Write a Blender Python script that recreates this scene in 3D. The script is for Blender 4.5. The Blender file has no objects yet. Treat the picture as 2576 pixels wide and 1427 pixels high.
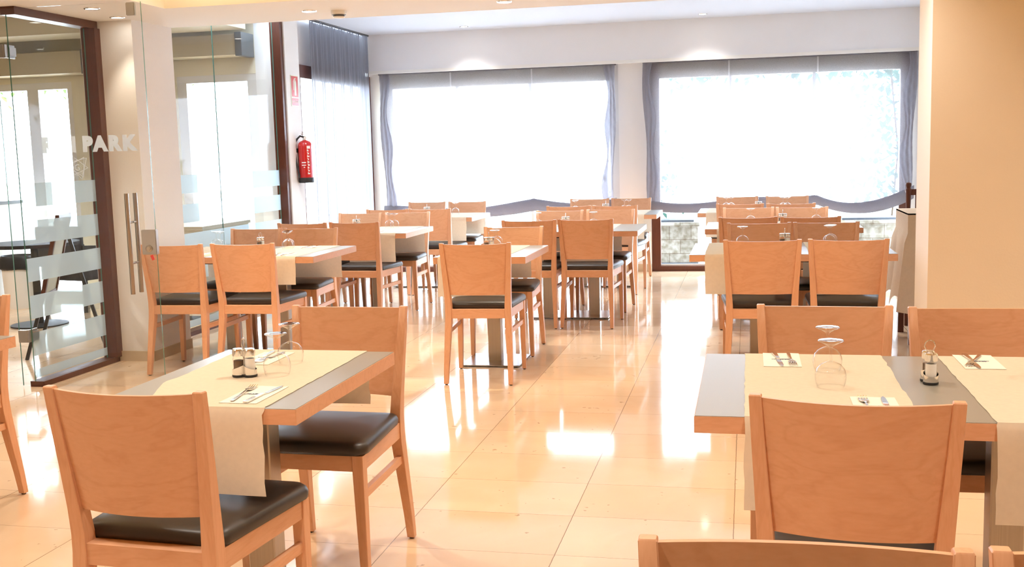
import bpy, bmesh, math, random
from mathutils import Vector, Matrix
D = bpy.data
C = bpy.context.scene.collection
SC = bpy.context.scene
PI = math.pi
rnd = random.Random(7)

# ------------------------------------------------------------------ camera
cam_d = D.cameras.new('camera'); cam = D.objects.new('camera', cam_d); C.objects.link(cam)
R = Vector((0.97705954, 0.21127758, -0.02676619)); U = Vector((0.00030179, 0.12430902, 0.99224351)); F = Vector((-0.21296609, 0.96948907, -0.12139355))
cam.matrix_world = Matrix(((R.x, U.x, -F.x, 0.0), (R.y, U.y, -F.y, 0.0), (R.z, U.z, -F.z, 1.4057), (0, 0, 0, 1)))
cam_d.sensor_width = 36.0; cam_d.lens = 2709.9 / 2576 * 36.0
cam_d.clip_start = 0.05; cam_d.clip_end = 200
SC.camera = cam

# ------------------------------------------------------------------ exposure, world, big lights
SC.view_settings.view_transform = 'Standard'; SC.view_settings.look = 'None'
SC.view_settings.gamma = 1.0; SC.view_settings.use_curve_mapping = False
SC.view_settings.exposure = 1.10
SC.cycles.use_denoising = True
SC.cycles.max_bounces = 14; SC.cycles.diffuse_bounces = 6; SC.cycles.glossy_bounces = 5
SC.cycles.transmission_bounces = 8; SC.cycles.transparent_max_bounces = 24
SC.cycles.caustics_reflective = False; SC.cycles.caustics_refractive = False
SC.cycles.sample_clamp_indirect = 6.0
SKY = 9.0
W = D.worlds.new('daylight'); SC.world = W; W.use_nodes = True
bg = W.node_tree.nodes['Background']; bg.inputs[0].default_value = (0.76, 0.88, 1.0, 1); bg.inputs[1].default_value = SKY


def area(name, loc, rot, sx, sy, power, col, portal=False, spread=PI):
    l = D.lights.new(name, 'AREA'); l.shape = 'RECTANGLE'; l.size = sx; l.size_y = sy
    l.energy = power; l.color = col; l.spread = spread
    if portal: l.cycles.is_portal = True
    o = D.objects.new(name, l); C.objects.link(o); o.location = loc; o.rotation_euler = rot
    return o


# daylight portals in the window openings (they only guide sampling of the sky)
area('portal', (-2.8, 12.47, 1.2), (-PI / 2, 0, 0), 2.8, 2.4, 1, (1, 1, 1), True)
area('portal', (0.35, 12.47, 1.2), (-PI / 2, 0, 0), 2.7, 2.4, 1, (1, 1, 1), True)
area('portal', (-4.46, 11.3, 1.2), (0, -PI / 2, 0), 2.4, 1.9, 1, (1, 1, 1), True)
area('portal', (-6.2, 10.08, 1.2), (-PI / 2, 0, 0), 3.4, 2.4, 1, (1, 1, 1), True)


# ------------------------------------------------------------------ materials
def lin(r, g, b):
    f = lambda c: (c / 255 / 12.92) if c / 255 <= 0.04045 else ((c / 255 + 0.055) / 1.055) ** 2.4
    return (f(r), f(g), f(b), 1)


def mat(name, col, rough=0.5, metal=0.0, spec=0.5, coat=0.0, trans=0.0):
    m = D.materials.new(name); m.use_nodes = True
    b = m.node_tree.nodes['Principled BSDF']
    b.inputs['Base Color'].default_value = col; b.inputs['Roughness'].default_value = rough
    b.inputs['Metallic'].default_value = metal; b.inputs['Specular IOR Level'].default_value = spec
    b.inputs['Coat Weight'].default_value = coat; b.inputs['Transmission Weight'].default_value = trans
    return m


class NT:
    def __init__(s, m): s.t = m.node_tree; s.n = s.t.nodes
    def add(s, typ, **kw):
        x = s.n.new(typ)
        for k, v in kw.items():
            if k == 'ins':
                for kk, vv in v.items():
                    if isinstance(vv, bpy.types.NodeSocket): s.t.links.new(vv, x.inputs[kk])
                    else: x.inputs[kk].default_value = vv
            else: setattr(x, k, v)
        return x
    def link(s, a, b): s.t.links.new(a, b)
    def ramp(s, fac, stops):
        x = s.n.new('ShaderNodeValToRGB'); s.t.links.new(fac, x.inputs[0])
        e = x.color_ramp.elements
        while len(e) < len(stops): e.new(0.5)
        for i, (p, c) in enumerate(stops): e[i].position = p; e[i].color = c
        return x.outputs[0]
    def math(s, op, a, b=None):
        x = s.n.new('ShaderNodeMath'); x.operation = op
        for i, v in enumerate((a, b)):
            if v is None: continue
            if isinstance(v, bpy.types.NodeSocket): s.t.links.new(v, x.inputs[i])
            else: x.inputs[i].default_value = v
        return x.outputs[0]


def plaster(name, col, bump=0.06):
    m = mat(name, col, 0.75, spec=0.25); t = NT(m); b = t.n['Principled BSDF']
    tc = t.add('ShaderNodeTexCoord')
    no = t.add('ShaderNodeTexNoise', ins={'Vector': tc.outputs['Object'], 'Scale': 90.0, 'Detail': 3.0})
    bp_ = t.add('ShaderNodeBump', ins={'Height': no.outputs[0], 'Strength': bump, 'Distance': 0.01})
    t.link(bp_.outputs[0], b.inputs['Normal'])
    return m


M_white = plaster('white_plaster', (0.84, 0.83, 0.82, 1))
M_ceil = plaster('ceiling_paint', (0.86, 0.85, 0.84, 1))
M_ceil_daylit = plaster('ceiling_daylight_tint', (0.66, 0.70, 0.78, 1))  # white far ceiling, with the cool cast of daylight mixed into its colour
M_head = plaster('header_daylight_tint', (0.84, 0.845, 0.86, 1))  # white header, faint daylight coolness mixed in
M_wall_lamplit = plaster('wall_lamplight_tint', (0.76, 0.67, 0.54, 1))  # cream-white wall with warm lamplight put into the colour
M_cream = plaster('cream_paint', (0.72, 0.67, 0.52, 1))
M_tray_glow = plaster('tray_cove_tint', (0.90, 0.72, 0.38, 1))  # yellow glow of the cove tubes painted into the tray colour


def wood(name, axis, c1, c2, rough=0.36, k=1.0):
    m = mat(name, c1, rough, spec=0.4); t = NT(m); b = t.n['Principled BSDF']
    tc = t.add('ShaderNodeTexCoord'); oi = t.add('ShaderNodeObjectInfo')
    off = t.math('MULTIPLY', oi.outputs['Random'], 37.0)
    cx = t.add('ShaderNodeCombineXYZ', ins={0: off, 1: off, 2: off})
    ad = t.add('ShaderNodeVectorMath', operation='ADD', ins={0: tc.outputs['Object'], 1: cx.outputs[0]})
    s = {'x': (2.2, 14, 9), 'z': (16, 16, 1.6), 'y': (16, 1.6, 16)}[axis]
    mp = t.add('ShaderNodeMapping', ins={'Vector': ad.outputs[0], 'Scale': s})
    n1 = t.add('ShaderNodeTexNoise', ins={'Vector': mp.outputs[0], 'Scale': 1.0 * k, 'Detail': 4.0, 'Distortion': 0.8})
    w = t.math('SINE', t.math('MULTIPLY', n1.outputs[0], 42.0))
    w = t.math('MULTIPLY', t.math('ADD', w, 1.0), 0.5)
    w = t.math('POWER', w, 3.0)
    s2 = tuple(v * 14 for v in s)
    mp2 = t.add('ShaderNodeMapping', ins={'Vector': ad.outputs[0], 'Scale': s2})
    n2 = t.add('ShaderNodeTexNoise', ins={'Vector': mp2.outputs[0], 'Scale': 1.0, 'Detail': 2.0})
    f = t.math('ADD', t.math('MULTIPLY', w, 0.22), t.math('MULTIPLY', n2.outputs[0], 0.5))
    col = t.ramp(f, [(0.15, c1), (0.85, c2)])
    hv = t.add('ShaderNodeHueSaturation', ins={'Color': col, 'Value': t.math('ADD', t.math('MULTIPLY', oi.outputs['Random'], 0.12), 0.94)})
    t.link(hv.outputs[0], b.inputs['Base Color'])
    return m


BE1, BE2 = (0.73, 0.415, 0.25, 1), (0.62, 0.315, 0.175, 1)
M_beech_x = wood('beech_grain_across', 'x', BE1, BE2)
M_beech_z = wood('beech_grain_up', 'z', BE1, BE2)
M_beech_y = wood('beech_grain_deep', 'y', BE1, BE2)
M_mahog = wood('dark_reddish_wood', 'z', (0.115, 0.034, 0.018, 1), (0.07, 0.02, 0.011, 1), 0.35)
M_black = mat('black_leatherette', (0.028, 0.023, 0.020, 1), 0.40, spec=0.6)
M_rubber = mat('black_rubber', (0.02, 0.02, 0.02, 1), 0.5)
M_steel = mat('brushed_steel', (0.50, 0.46, 0.42, 1), 0.32, metal=1.0)
t = NT(M_steel); tc = t.add('ShaderNodeTexCoord')
mp = t.add('ShaderNodeMapping', ins={'Vector': tc.outputs['Object'], 'Scale': (500, 500, 2)})
no = t.add('ShaderNodeTexNoise', ins={'Vector': mp.outputs[0], 'Scale': 1.0})
t.link(t.ramp(no.outputs[0], [(0.3, (0.46, 0.42, 0.37, 1)), (0.7, (0.53, 0.49, 0.43, 1))]), t.n['Principled BSDF'].inputs['Base Color'])
M_satin = mat('satin_metal_fitting', (0.42, 0.42, 0.41, 1), 0.35, metal=0.7)
M_chrome = mat('polished_steel', (0.78, 0.76, 0.74, 1), 0.12, metal=1.0)
M_plate = mat('satin_steel_plate', (0.55, 0.55, 0.55, 1), 0.22, metal=1.0)

# table laminate: flat warm grey with a faint linen weave
M_lam = mat('grey_laminate', (0.30, 0.29, 0.27, 1), 0.33, spec=0.9); t = NT(M_lam)
tc = t.add('ShaderNodeTexCoord'); no = t.add('ShaderNodeTexNoise', ins={'Vector': tc.outputs['Object'], 'Scale': 700.0})
t.link(t.ramp(no.outputs[0], [(0.3, (0.235, 0.23, 0.205, 1)), (0.7, (0.30, 0.295, 0.265, 1))]), t.n['Principled BSDF'].inputs['Base Color'])


# paper: thin, lets a little light through
def paper(name, col, tr=0.25):
    m = D.materials.new(name); m.use_nodes = True; t = NT(m); t.n.clear()
    tc = t.add('ShaderNodeTexCoord')
    no = t.add('ShaderNodeTexNoise', ins={'Vector': tc.outputs['Object'], 'Scale': 60.0, 'Detail': 5.0})
    c2 = tuple(v * 0.95 for v in col[:3]) + (1,)
    cc = t.ramp(no.outputs[0], [(0.3, c2), (0.7, col)])
    d = t.add('ShaderNodeBsdfDiffuse', ins={'Color': cc}); tl = t.add('ShaderNodeBsdfTranslucent', ins={'Color': cc})
    mx = t.add('ShaderNodeMixShader', ins={0: tr, 1: d.outputs[0], 2: tl.outputs[0]})
    o = t.add('ShaderNodeOutputMaterial', ins={0: mx.outputs[0]})
    return m


M_paper = paper('cream_paper', (0.86, 0.77, 0.62, 1))
M_napkin = paper('white_napkin_paper', (0.92, 0.90, 0.80, 1), 0.1)
M_kraft = paper('tan_paper_cloth', (0.78, 0.66, 0.52, 1), 0.2)
M_ink = mat('dark_blue_ink', (0.03, 0.04, 0.12, 1), 0.6)


def clear(name, tint, refl=1.0, edge=0.0):
    m = D.materials.new(name); m.use_nodes = True; t = NT(m); t.n.clear()
    lw = t.add('ShaderNodeLayerWeight', ins={'Blend': 0.5})   # facing term, the same from both sides of the pane
    f5 = t.math('POWER', lw.outputs['Facing'], 5.0)
    f = t.math('MULTIPLY', t.math('ADD', t.math('MULTIPLY', f5, 0.96), 0.04), refl)
    if edge:
        l2 = t.add('ShaderNodeLayerWeight', ins={'Blend': 0.35})
        f = t.math('MINIMUM', t.math('ADD', f, t.math('MULTIPLY', t.math('POWER', l2.outputs['Facing'], 3.0), edge)), 1.0)
    a = t.add('ShaderNodeBsdfTransparent', ins={'Color': tint}); g = t.add('ShaderNodeBsdfGlossy', ins={'Roughness': 0.02})
    mx = t.add('ShaderNodeMixShader', ins={0: f, 1: a.outputs[0], 2: g.outputs[0]})
    t.add('ShaderNodeOutputMaterial', ins={0: mx.outputs[0]})
    return m


M_pane = clear('clear_pane', (0.97, 0.98, 0.985, 1), 0.5)
M_wine = clear('thin_clear_glass', (0.985, 0.985, 0.98, 1), 1.1, 0.6)
M_edge = mat('green_glass_edge', (0.10, 0.26, 0.22, 1), 0.15, spec=0.8)


def frosted(name, col, tp):
    m = D.materials.new(name); m.use_nodes = True; t = NT(m); t.n.clear()
    tl = t.add('ShaderNodeBsdfTranslucent', ins={'Color': col}); d = t.add('ShaderNodeBsdfDiffuse', ins={'Color': col})
    tr = t.add('ShaderNodeBsdfTransparent', ins={'Color': (0.9, 0.97, 0.97, 1)})
    m1 = t.add('ShaderNodeMixShader', ins={0: 0.15, 1: tl.outputs[0], 2: d.outputs[0]})
    m2 = t.add('ShaderNodeMixShader', ins={0: tp, 1: m1.outputs[0], 2: tr.outputs[0]})
    t.add('ShaderNodeOutputMaterial', ins={0: m2.outputs[0]})
    return m


M_frost = frosted('frosted_film', (0.76, 0.88, 1.0, 1), 0.36)
M_letter = frosted('white_film_letters', (0.78, 0.78, 0.77, 1), 0.30)


def sheer(name, col, tp, sc=(1, 1, 1), noise=260.0):
    m = D.materials.new(name); m.use_nodes = True; t = NT(m); t.n.clear()
    tc = t.add('ShaderNodeTexCoord'); mp = t.add('ShaderNodeMapping', ins={'Vector': tc.outputs['Object'], 'Scale': sc})
    no = t.add('ShaderNodeTexNoise', ins={'Vector': mp.outputs[0], 'Scale': noise, 'Detail': 2.0})
    fac = t.math('ADD', t.math('MULTIPLY', t.math('SUBTRACT', no.outputs[0], 0.5), 0.5), tp)
    tl = t.add('ShaderNodeBsdfTranslucent', ins={'Color': col}); d = t.add('ShaderNodeBsdfDiffuse', ins={'Color': col})
    tr = t.add('ShaderNodeBsdfTransparent', ins={'Color': (0.94, 0.95, 1.0, 1)})
    m1 = t.add('ShaderNodeMixShader', ins={0: 0.6, 1: tl.outputs[0], 2: d.outputs[0]})
    m2 = t.add('ShaderNodeMixShader', ins={0: fac, 1: m1.outputs[0], 2: tr.outputs[0]})
    t.add('ShaderNodeOutputMaterial', ins={0: m2.outputs[0]})
    return m


M_sheer = sheer('grey_sheer_fabric', (0.36, 0.345, 0.38, 1), 0.40)
M_fold = sheer('grey_fabric_folds', (0.30, 0.29, 0.33, 1), 0.04)
M_hem = sheer('grey_doubled_fabric', (0.30, 0.29, 0.325, 1), 0.02)
M_tape = sheer('blind_seam_tape', (0.62, 0.61, 0.64, 1), 0.30)
M_string = sheer('fine_string_curtain', (0.27, 0.28, 0.33, 1), 0.09, (1, 60, 0.35), 5.0)

M_red = mat('red_enamel', (0.55, 0.012, 0.012, 1), 0.25, coat=0.5)
M_redsign = mat('red_sign_print', (0.62, 0.06, 0.05, 1), 0.3)
M_lume = mat('pale_green_sign_plastic', (0.74, 0.80, 0.62, 1), 0.35)
M_wht = mat('white_plastic', (0.85, 0.84, 0.80, 1), 0.4)
M_grey = mat('mid_grey_plastic', (0.12, 0.13, 0.14, 1), 0.5)
M_darkgrey = mat('dark_grey_fabric', (0.03, 0.03, 0.035, 1), 0.7)
M_beige = mat('beige_casing', (0.52, 0.47, 0.34, 1), 0.5)
M_base = plaster('sandstone_skirting', (0.56, 0.46, 0.33, 1))
M_pepper = mat('ground_pepper', (0.16, 0.10, 0.06, 1), 0.9)
M_salt = mat('table_salt', (0.97, 0.96, 0.94, 1), 0.9)
M_winfr = mat('white_window_frame', (0.72, 0.71, 0.69, 1), 0.4)


def emit(name, col, s):
    m = D.materials.new(name); m.use_nodes = True; t = NT(m); t.n.clear()
    e = t.add('ShaderNodeEmission', ins={'Color': col, 'Strength': s}); t.add('ShaderNodeOutputMaterial', ins={0: e.outputs[0]})
    return m


M_lamp = emit('lit_lamp_lens', (1.0, 0.93, 0.80, 1), 14.0)
M_strip = emit('warm_cove_tube', (1.0, 0.80, 0.50, 1), 5.0)

# floor: polished cream limestone, 61 x 41 cm slabs, hairline joints, small pits
M_floor = mat('polished_limestone', (0.7, 0.6, 0.45, 1), 0.07, spec=0.5); t = NT(M_floor); b = t.n['Principled BSDF']; b.inputs['Coat Weight'].default_value = 0.08; b.inputs['Coat Roughness'].default_value = 0.045
tc = t.add('ShaderNodeTexCoord'); sp = t.add('ShaderNodeSeparateXYZ', ins={0: tc.outputs['Object']})
wob = t.add('ShaderNodeTexNoise', ins={'Vector': tc.outputs['Object'], 'Scale': 25.0, 'Detail': 3.0})
wb = t.math('MULTIPLY', t.math('SUBTRACT', wob.outputs[0], 0.5), 0.003)
ux = t.math('DIVIDE', t.math('ADD', t.math('ADD', sp.outputs[0], 1.268 + 61 * 0.61), wb), 0.61)
uy = t.math('DIVIDE', t.math('ADD', t.math('ADD', sp.outputs[1], -4.39 + 41 * 0.41), wb), 0.41)
def edge_dist(u, size):
    fr = t.math('FRACT', u); return t.math('MULTIPLY', t.math('MINIMUM', fr, t.math('SUBTRACT', 1.0, fr)), size)
dx = edge_dist(ux, 0.61); dy = edge_dist(uy, 0.41)
jx = t.math('LESS_THAN', dx, 0.0016); jy = t.math('LESS_THAN', dy, 0.0010)
joint = t.math('MAXIMUM', jx, jy)
cell = t.add('ShaderNodeCombineXYZ', ins={0: t.math('FLOOR', ux), 1: t.math('FLOOR', uy), 2: 0.0})
wn = t.add('ShaderNodeTexWhiteNoise', ins={0: cell.outputs[0]})
cl = t.add('ShaderNodeVectorMath', operation='MULTIPLY_ADD', ins={0: cell.outputs[0], 1: (3.7, 5.1, 1.0), 2: tc.outputs['Object']})
vein = t.add('ShaderNodeTexNoise', ins={'Vector': cl.outputs[0], 'Scale': 3.2, 'Detail': 8.0, 'Distortion': 1.4})
f = t.math('ADD', t.math('MULTIPLY', wn.outputs[0], 0.45), t.math('MULTIPLY', vein.outputs[0], 0.6))
basec = t.ramp(f, [(0.15, (0.72, 0.515, 0.335, 1)), (0.5, (0.765, 0.57, 0.39, 1)), (0.85, (0.82, 0.64, 0.47, 1))])
pn = t.add('ShaderNodeTexNoise', ins={'Vector': cl.outputs[0], 'Scale': 26.0, 'Detail': 7.0})
pit = t.math('GREATER_THAN', t.math('MULTIPLY', pn.outputs[0], t.math('ADD', vein.outputs[0], 0.42)), 0.685)
mk = t.math('MINIMUM', t.math('ADD', t.math('MULTIPLY', joint, 0.9), t.math('MULTIPLY', pit, 0.55)), 1.0)
mx = t.add('ShaderNodeMix', data_type='RGBA'); t.link(mk, mx.inputs[0]); t.link(basec, mx.inputs[6]); mx.inputs[7].default_value = (0.22, 0.14, 0.08, 1)
t.link(mx.outputs[2], b.inputs['Base Color'])
rn = t.add('ShaderNodeTexNoise', ins={'Vector': tc.outputs['Object'], 'Scale': 2.3, 'Detail': 5.0})
t.link(t.math('ADD', t.math('MULTIPLY', rn.outputs[0], 0.10), 0.03), b.inputs['Roughness'])
bm_ = t.add('ShaderNodeBump', ins={'Height': t.math('SUBTRACT', t.math('MULTIPLY', rn.outputs[0], 0.6), joint), 'Strength': 0.13, 'Distance': 0.002})
t.link(bm_.outputs[0], b.inputs['Normal'])

M_stone = mat('weathered_stone_blocks', (0.5, 0.48, 0.42, 1), 0.85, spec=0.2); t = NT(M_stone)
tc = t.add('ShaderNodeTexCoord'); mpn = t.add('ShaderNodeMapping', ins={'Vector': tc.outputs['Object'], 'Rotation': (PI / 2, 0, 0)})
br = t.add('ShaderNodeTexBrick', ins={'Vector': mpn.outputs[0], 'Color1': (0.34, 0.325, 0.29, 1), 'Color2': (0.25, 0.235, 0.20, 1), 'Mortar': (0.16, 0.13, 0.10, 1), 'Scale': 1.0, 'Mortar Size': 0.004, 'Brick Width': 0.26, 'Row Height': 0.17})
n3 = t.add('ShaderNodeTexNoise', ins={'Vector': tc.outputs['Object'], 'Scale': 14.0, 'Detail': 8.0})
mm = t.add('ShaderNodeMix', data_type='RGBA', blend_type='MULTIPLY'); mm.inputs[0].default_value = 0.8
t.link(br.outputs[0], mm.inputs[6]); t.link(t.ramp(n3.outputs[0], [(0.35, (0.45, 0.38, 0.28, 1)), (0.6, (1, 1, 1, 1))]), mm.inputs[7])
t.link(mm.outputs[2], t.n['Principled BSDF'].inputs['Base Color'])
M_paving = mat('pale_terrace_paving', (0.80, 0.78, 0.74, 1), 0.7)
M_soil = mat('dark_grey_gravel', (0.08, 0.09, 0.11, 1), 0.9)
M_leaf = paper('green_leaf', (0.13, 0.32, 0.07, 1), 0.35)
M_leaf_cool = paper('bluish_green_leaf', (0.10, 0.19, 0.15, 1), 0.3)
M_stem = mat('woody_stem', (0.12, 0.08, 0.05, 1), 0.8)


# ------------------------------------------------------------------ mesh helpers
def link(name, bm, m, parent=None, smooth=False, loc=None):
    me = D.meshes.new(name)
    bmesh.ops.recalc_face_normals(bm, faces=bm.faces)
    bm.to_mesh(me); bm.free()
    for mm_ in (m if isinstance(m, (list, tuple)) else [m]): me.materials.append(mm_)
    if smooth:
        for p in me.polygons: p.use_smooth = True
        if smooth != 'all':
            try: me.set_sharp_from_angle(angle=math.radians(35))
            except Exception: pass
    o = D.objects.new(name, me); C.objects.link(o)
    if parent: o.parent = parent
    if loc: o.location = loc
    return o


def box(bm, x0, x1, y0, y1, z0, z1, mi=0):
    vs = [bm.verts.new((x, y, z)) for x in (x0, x1) for y in (y0, y1) for z in (z0, z1)]
    for f in ((0, 1, 3, 2), (4, 6, 7, 5), (0, 4, 5, 1), (2, 3, 7, 6), (0, 2, 6, 4), (1, 5, 7, 3)):
        fc = bm.faces.new([vs[i] for i in f]); fc.material_index = mi
    return vs


def bbox(name, x0, x1, y0, y1, z0, z1, m, parent=None, bev=0.0):
    bm = bmesh.new(); box(bm, x0, x1, y0, y1, z0, z1)
    if bev: bmesh.ops.bevel(bm, geom=bm.edges[:], offset=bev, segments=2, affect='EDGES', profile=0.7)
    return link(name, bm, m, parent)


def loft(bm, rings, ch=0.0016, cap=True):
    """rings: (cx, cy, cz, wx, wy): chamfered rectangular sections stacked along z"""
    prev = None; allr = []
    for cx, cy, cz, wx, wy in rings:
        a, b2 = wx / 2, wy / 2; c = min(ch, a * 0.6, b2 * 0.6)
        pts = [(-a + c, -b2), (a - c, -b2), (a, -b2 + c), (a, b2 - c), (a - c, b2), (-a + c, b2), (-a, b2 - c), (-a, -b2 + c)]
        vs = [bm.verts.new((cx + x, cy + y, cz)) for x, y in pts]; allr.append(vs)
        if prev:
            for i in range(8): bm.faces.new((prev[i], prev[(i + 1) % 8], vs[(i + 1) % 8], vs[i]))
        prev = vs
    if cap: bm.faces.new(allr[0][::-1]); bm.faces.new(allr[-1])


def lathe(bm, prof, n=24, cx=0, cy=0, cz=0, mi=0, cap=False):
    rows = []
    for r, z in prof:
        if r < 1e-5: rows.append([bm.verts.new((cx, cy, cz + z))])
        else: rows.append([bm.verts.new((cx + r * math.cos(2 * PI * i / n), cy + r * math.sin(2 * PI * i / n), cz + z)) for i in range(n)])
    for a, b2 in zip(rows, rows[1:]):
        for i in range(n):
            j = (i + 1) % n
            if len(a) == 1 and len(b2) == 1: continue
            if len(a) == 1: f = bm.faces.new((a[0], b2[j], b2[i]))
            elif len(b2) == 1: f = bm.faces.new((a[i], a[j], b2[0]))
            else: f = bm.faces.new((a[i], a[j], b2[j], b2[i]))
            f.material_index = mi


def tube(bm, pts, r, n=10, closed=False):
    pts = [Vector(p) for p in pts]; rows = []
    for i, p in enumerate(pts):
        if closed: d = pts[(i + 1) % len(pts)] - pts[i - 1]
        else: d = pts[min(i + 1, len(pts) - 1)] - pts[max(i - 1, 0)]
        d.normalize(); up = Vector((0, 0, 1)) if abs(d.z) < 0.9 else Vector((1, 0, 0))
        a = d.cross(up).normalized(); b2 = d.cross(a)
        rr = r[i] if isinstance(r, (list, tuple)) else r
        rows.append([bm.verts.new(p + a * math.cos(2 * PI * k / n) * rr + b2 * math.sin(2 * PI * k / n) * rr) for k in range(n)])
    pairs = list(zip(rows, rows[1:])) + ([(rows[-1], rows[0])] if closed else [])
    for a, b2 in pairs:
        for k in range(n): bm.faces.new((a[k], a[(k + 1) % n], b2[(k + 1) % n], b2[k]))
    if not closed: bm.faces.new(rows[0][::-1]); bm.faces.new(rows[-1])


def grid(bm, nu, nv, fn, mi=0):
    vs = [[bm.verts.new(fn(i / nu, j / nv)) for j in range(nv + 1)] for i in range(nu + 1)]
    for i in range(nu):
        for j in range(nv):
            f = bm.faces.new((vs[i][j], vs[i + 1][j], vs[i + 1][j + 1], vs[i][j + 1])); f.material_index = mi
    return vs


def empty(name, loc=(0, 0, 0), rz=0):
    o = D.objects.new(name, None); C.objects.link(o); o.location = loc; o.rotation_euler = (0, 0, rz); o.empty_display_size = 0.1
    return o


def tag(o, label=None, cat=None, group=None, kind=None):
    if label and len(label.replace('-', ' ').split()) > 16: print('LONG', label)
    if label: o['label'] = label
    if cat: o['category'] = cat
    if group: o['group'] = group
    if kind: o['kind'] = kind
    return o


def struct(o): o['kind'] = 'structure'; return o


def kids(o): return [c for c in D.objects if c.parent == o]


def dup(src, tree, loc, rz):
    r = src.copy(); C.objects.link(r); r.location = loc; r.rotation_euler = (0, 0, rz)
    def rec(node, par):
        for ch, sub in node:
            c = ch.copy(); C.objects.link(c); c.parent = par; rec(sub, c)
    rec(tree, r)
    return r


def tree_of(o): return [(c, tree_of(c)) for c in kids(o)]


# ================================================================== THE ROOM
LX = -4.40        # plane of the left partition
FY = 12.20        # face of the header on the far wall
struct(bbox('floor', -10.5, 4.7, -4.2, 12.5, -0.12, 0.0, M_floor))
# ceilings
struct(bbox('ceiling', -4.40, 1.95, 7.33, 12.6, 2.80, 2.95, M_ceil_daylit))
bm = bmesh.new()
box(bm, -4.62, 4.7, 6.40, 7.33, 2.37, 2.95)
box(bm, -4.62, -3.62, -4.2, 6.40, 2.37, 2.95)
struct(link('ceiling_soffit', bm, M_ceil))
struct(bbox('ceiling_tray', -3.62, 4.7, -4.2, 6.40, 2.66, 2.95, M_tray_glow))
# far wall: header, recess, wall between the windows, ends
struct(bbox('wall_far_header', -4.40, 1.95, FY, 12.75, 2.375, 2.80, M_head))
struct(bbox('trim_1', -4.33, 1.80, FY - 0.012, FY + 0.03, 2.350, 2.385, M_wht))
struct(bbox('wall_far', -1.42, -1.062, 12.34, 12.70, 0, 2.375, M_white))
struct(bbox('baseboard_far', -1.42, -1.062, 12.325, 12.34, 0, 0.085, M_base))
struct(bbox('wall_far_left', -4.40, -4.20, 12.34, 12.70, 0, 2.375, M_white))
struct(bbox('wall_far_right', 1.715, 1.95, 12.34, 12.70, 0, 2.375, M_white))
struct(bbox('wall_right', 1.80, 1.95, 6.01, 12.34, 0, 2.80, M_white))
# wall stub on the right: lamplight tint on its colour, end face left white
bm = bmesh.new(); box(bm, 0.873, 4.7, 5.60, 6.01, 0, 2.37, 0)
bm.faces.ensure_lookup_table()
for f in bm.faces:
    n = f.calc_center_median()
    if n.x < 0.9: f.material_index = 1
struct(link('wall_right_return', bm, [M_wall_lamplit, M_white]))
struct(bbox('wall_right_near', 4.55, 4.7, -4.2, 5.6, 0, 2.66, M_cream))
struct(bbox('wall_back', -4.62, 4.7, -4.35, -4.2, 0, 2.66, M_cream))
struct(bbox('wall_left_near', -4.62, -4.42, -4.2, 4.75, 0, 2.37, M_white))

# pillar A (between the glass screens)
struct(bbox('wall_left_pillar', -4.50, -4.105, 6.80, 7.33, 0, 2.37, M_white))
struct(bbox('wall_left_pillar_upper', -4.50, -4.38, 7.33, 7.345, 2.37, 2.80, M_white))
bm = bmesh.new(); box(bm, -4.40, -4.093, 6.788, 6.80, 0, 0.072); box(bm, -4.105, -4.093, 6.80, 7.33, 0, 0.072)
struct(link('baseboard_left', bm, M_base))
# pillar B behind the extinguisher, and wall over/under the side window
struct(bbox('wall_left_far', -4.55, -4.335, 9.84, 10.17, 0, 2.80, M_white))
struct(bbox('wall_left_over_window', -4.55, -4.42, 10.17, 12.34, 2.33, 2.80, M_white))

# ---- window_3 / window_4: the far windows
def far_window(name, x0, x1, mull, ma, mb):
    w = struct(empty(name, (x0, 12.40, 0)))
    def P(nm, a0, a1, z0, z1, m, y0=-0.04, y1=0.06): return bbox(nm, a0 - x0, a1 - x0, y0, y1, z0, z1, m, w)
    P('window_frame', x0, x0 + 0.10, 0, 2.37, ma); P('window_frame', x1 - 0.10, x1, 0, 2.37, mb)
    P('window_frame', x0 + 0.10, x1 - 0.10, 0, 0.058, M_mahog); P('window_frame', x0 + 0.10, x1 - 0.10, 2.18, 2.37, M_beige)
    P('window_frame', x0 + 0.10, x1 - 0.10, 0.058, 0.075, M_winfr, 0.0, 0.05)
    for c in mull: P('mullion', c - 0.018, c + 0.018, 0.075, 2.18, M_winfr, 0.0, 0.04)
    xs = [x0 + 0.10] + list(mull) + [x1 - 0.10]
    for a, b2 in zip(xs, xs[1:]): P('window_pane', a + 0.018, b2 - 0.018, 0.075, 2.18, M_pane, 0.018, 0.022)
    return w
far_window('window_3', -4.20, -1.42, (-3.32, -2.45), M_winfr, M_winfr)
far_window('window_4', -1.062, 1.715, (-0.18, 0.72), M_mahog, M_mahog)
# ---- window_5: tall side window behind the curtain
w5 = struct(empty('window_5', (-4.415, 10.17, 0)))
bbox('window_frame', -0.04, 0.045, 0, 0.10, 0, 2.33, M_mahog, w5); bbox('window_frame', -0.04, 0.045, 2.08, 2.17, 0, 2.33, M_mahog, w5)
bbox('window_frame', -0.04, 0.045, 0.10, 2.08, 2.20, 2.33, M_mahog, w5); bbox('window_frame', -0.04, 0.045, 0.10, 2.08, 0, 0.06, M_mahog, w5)
bbox('window_pane', -0.003, 0.003, 0.10, 2.08, 0.06, 2.20, M_pane, w5)

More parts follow.
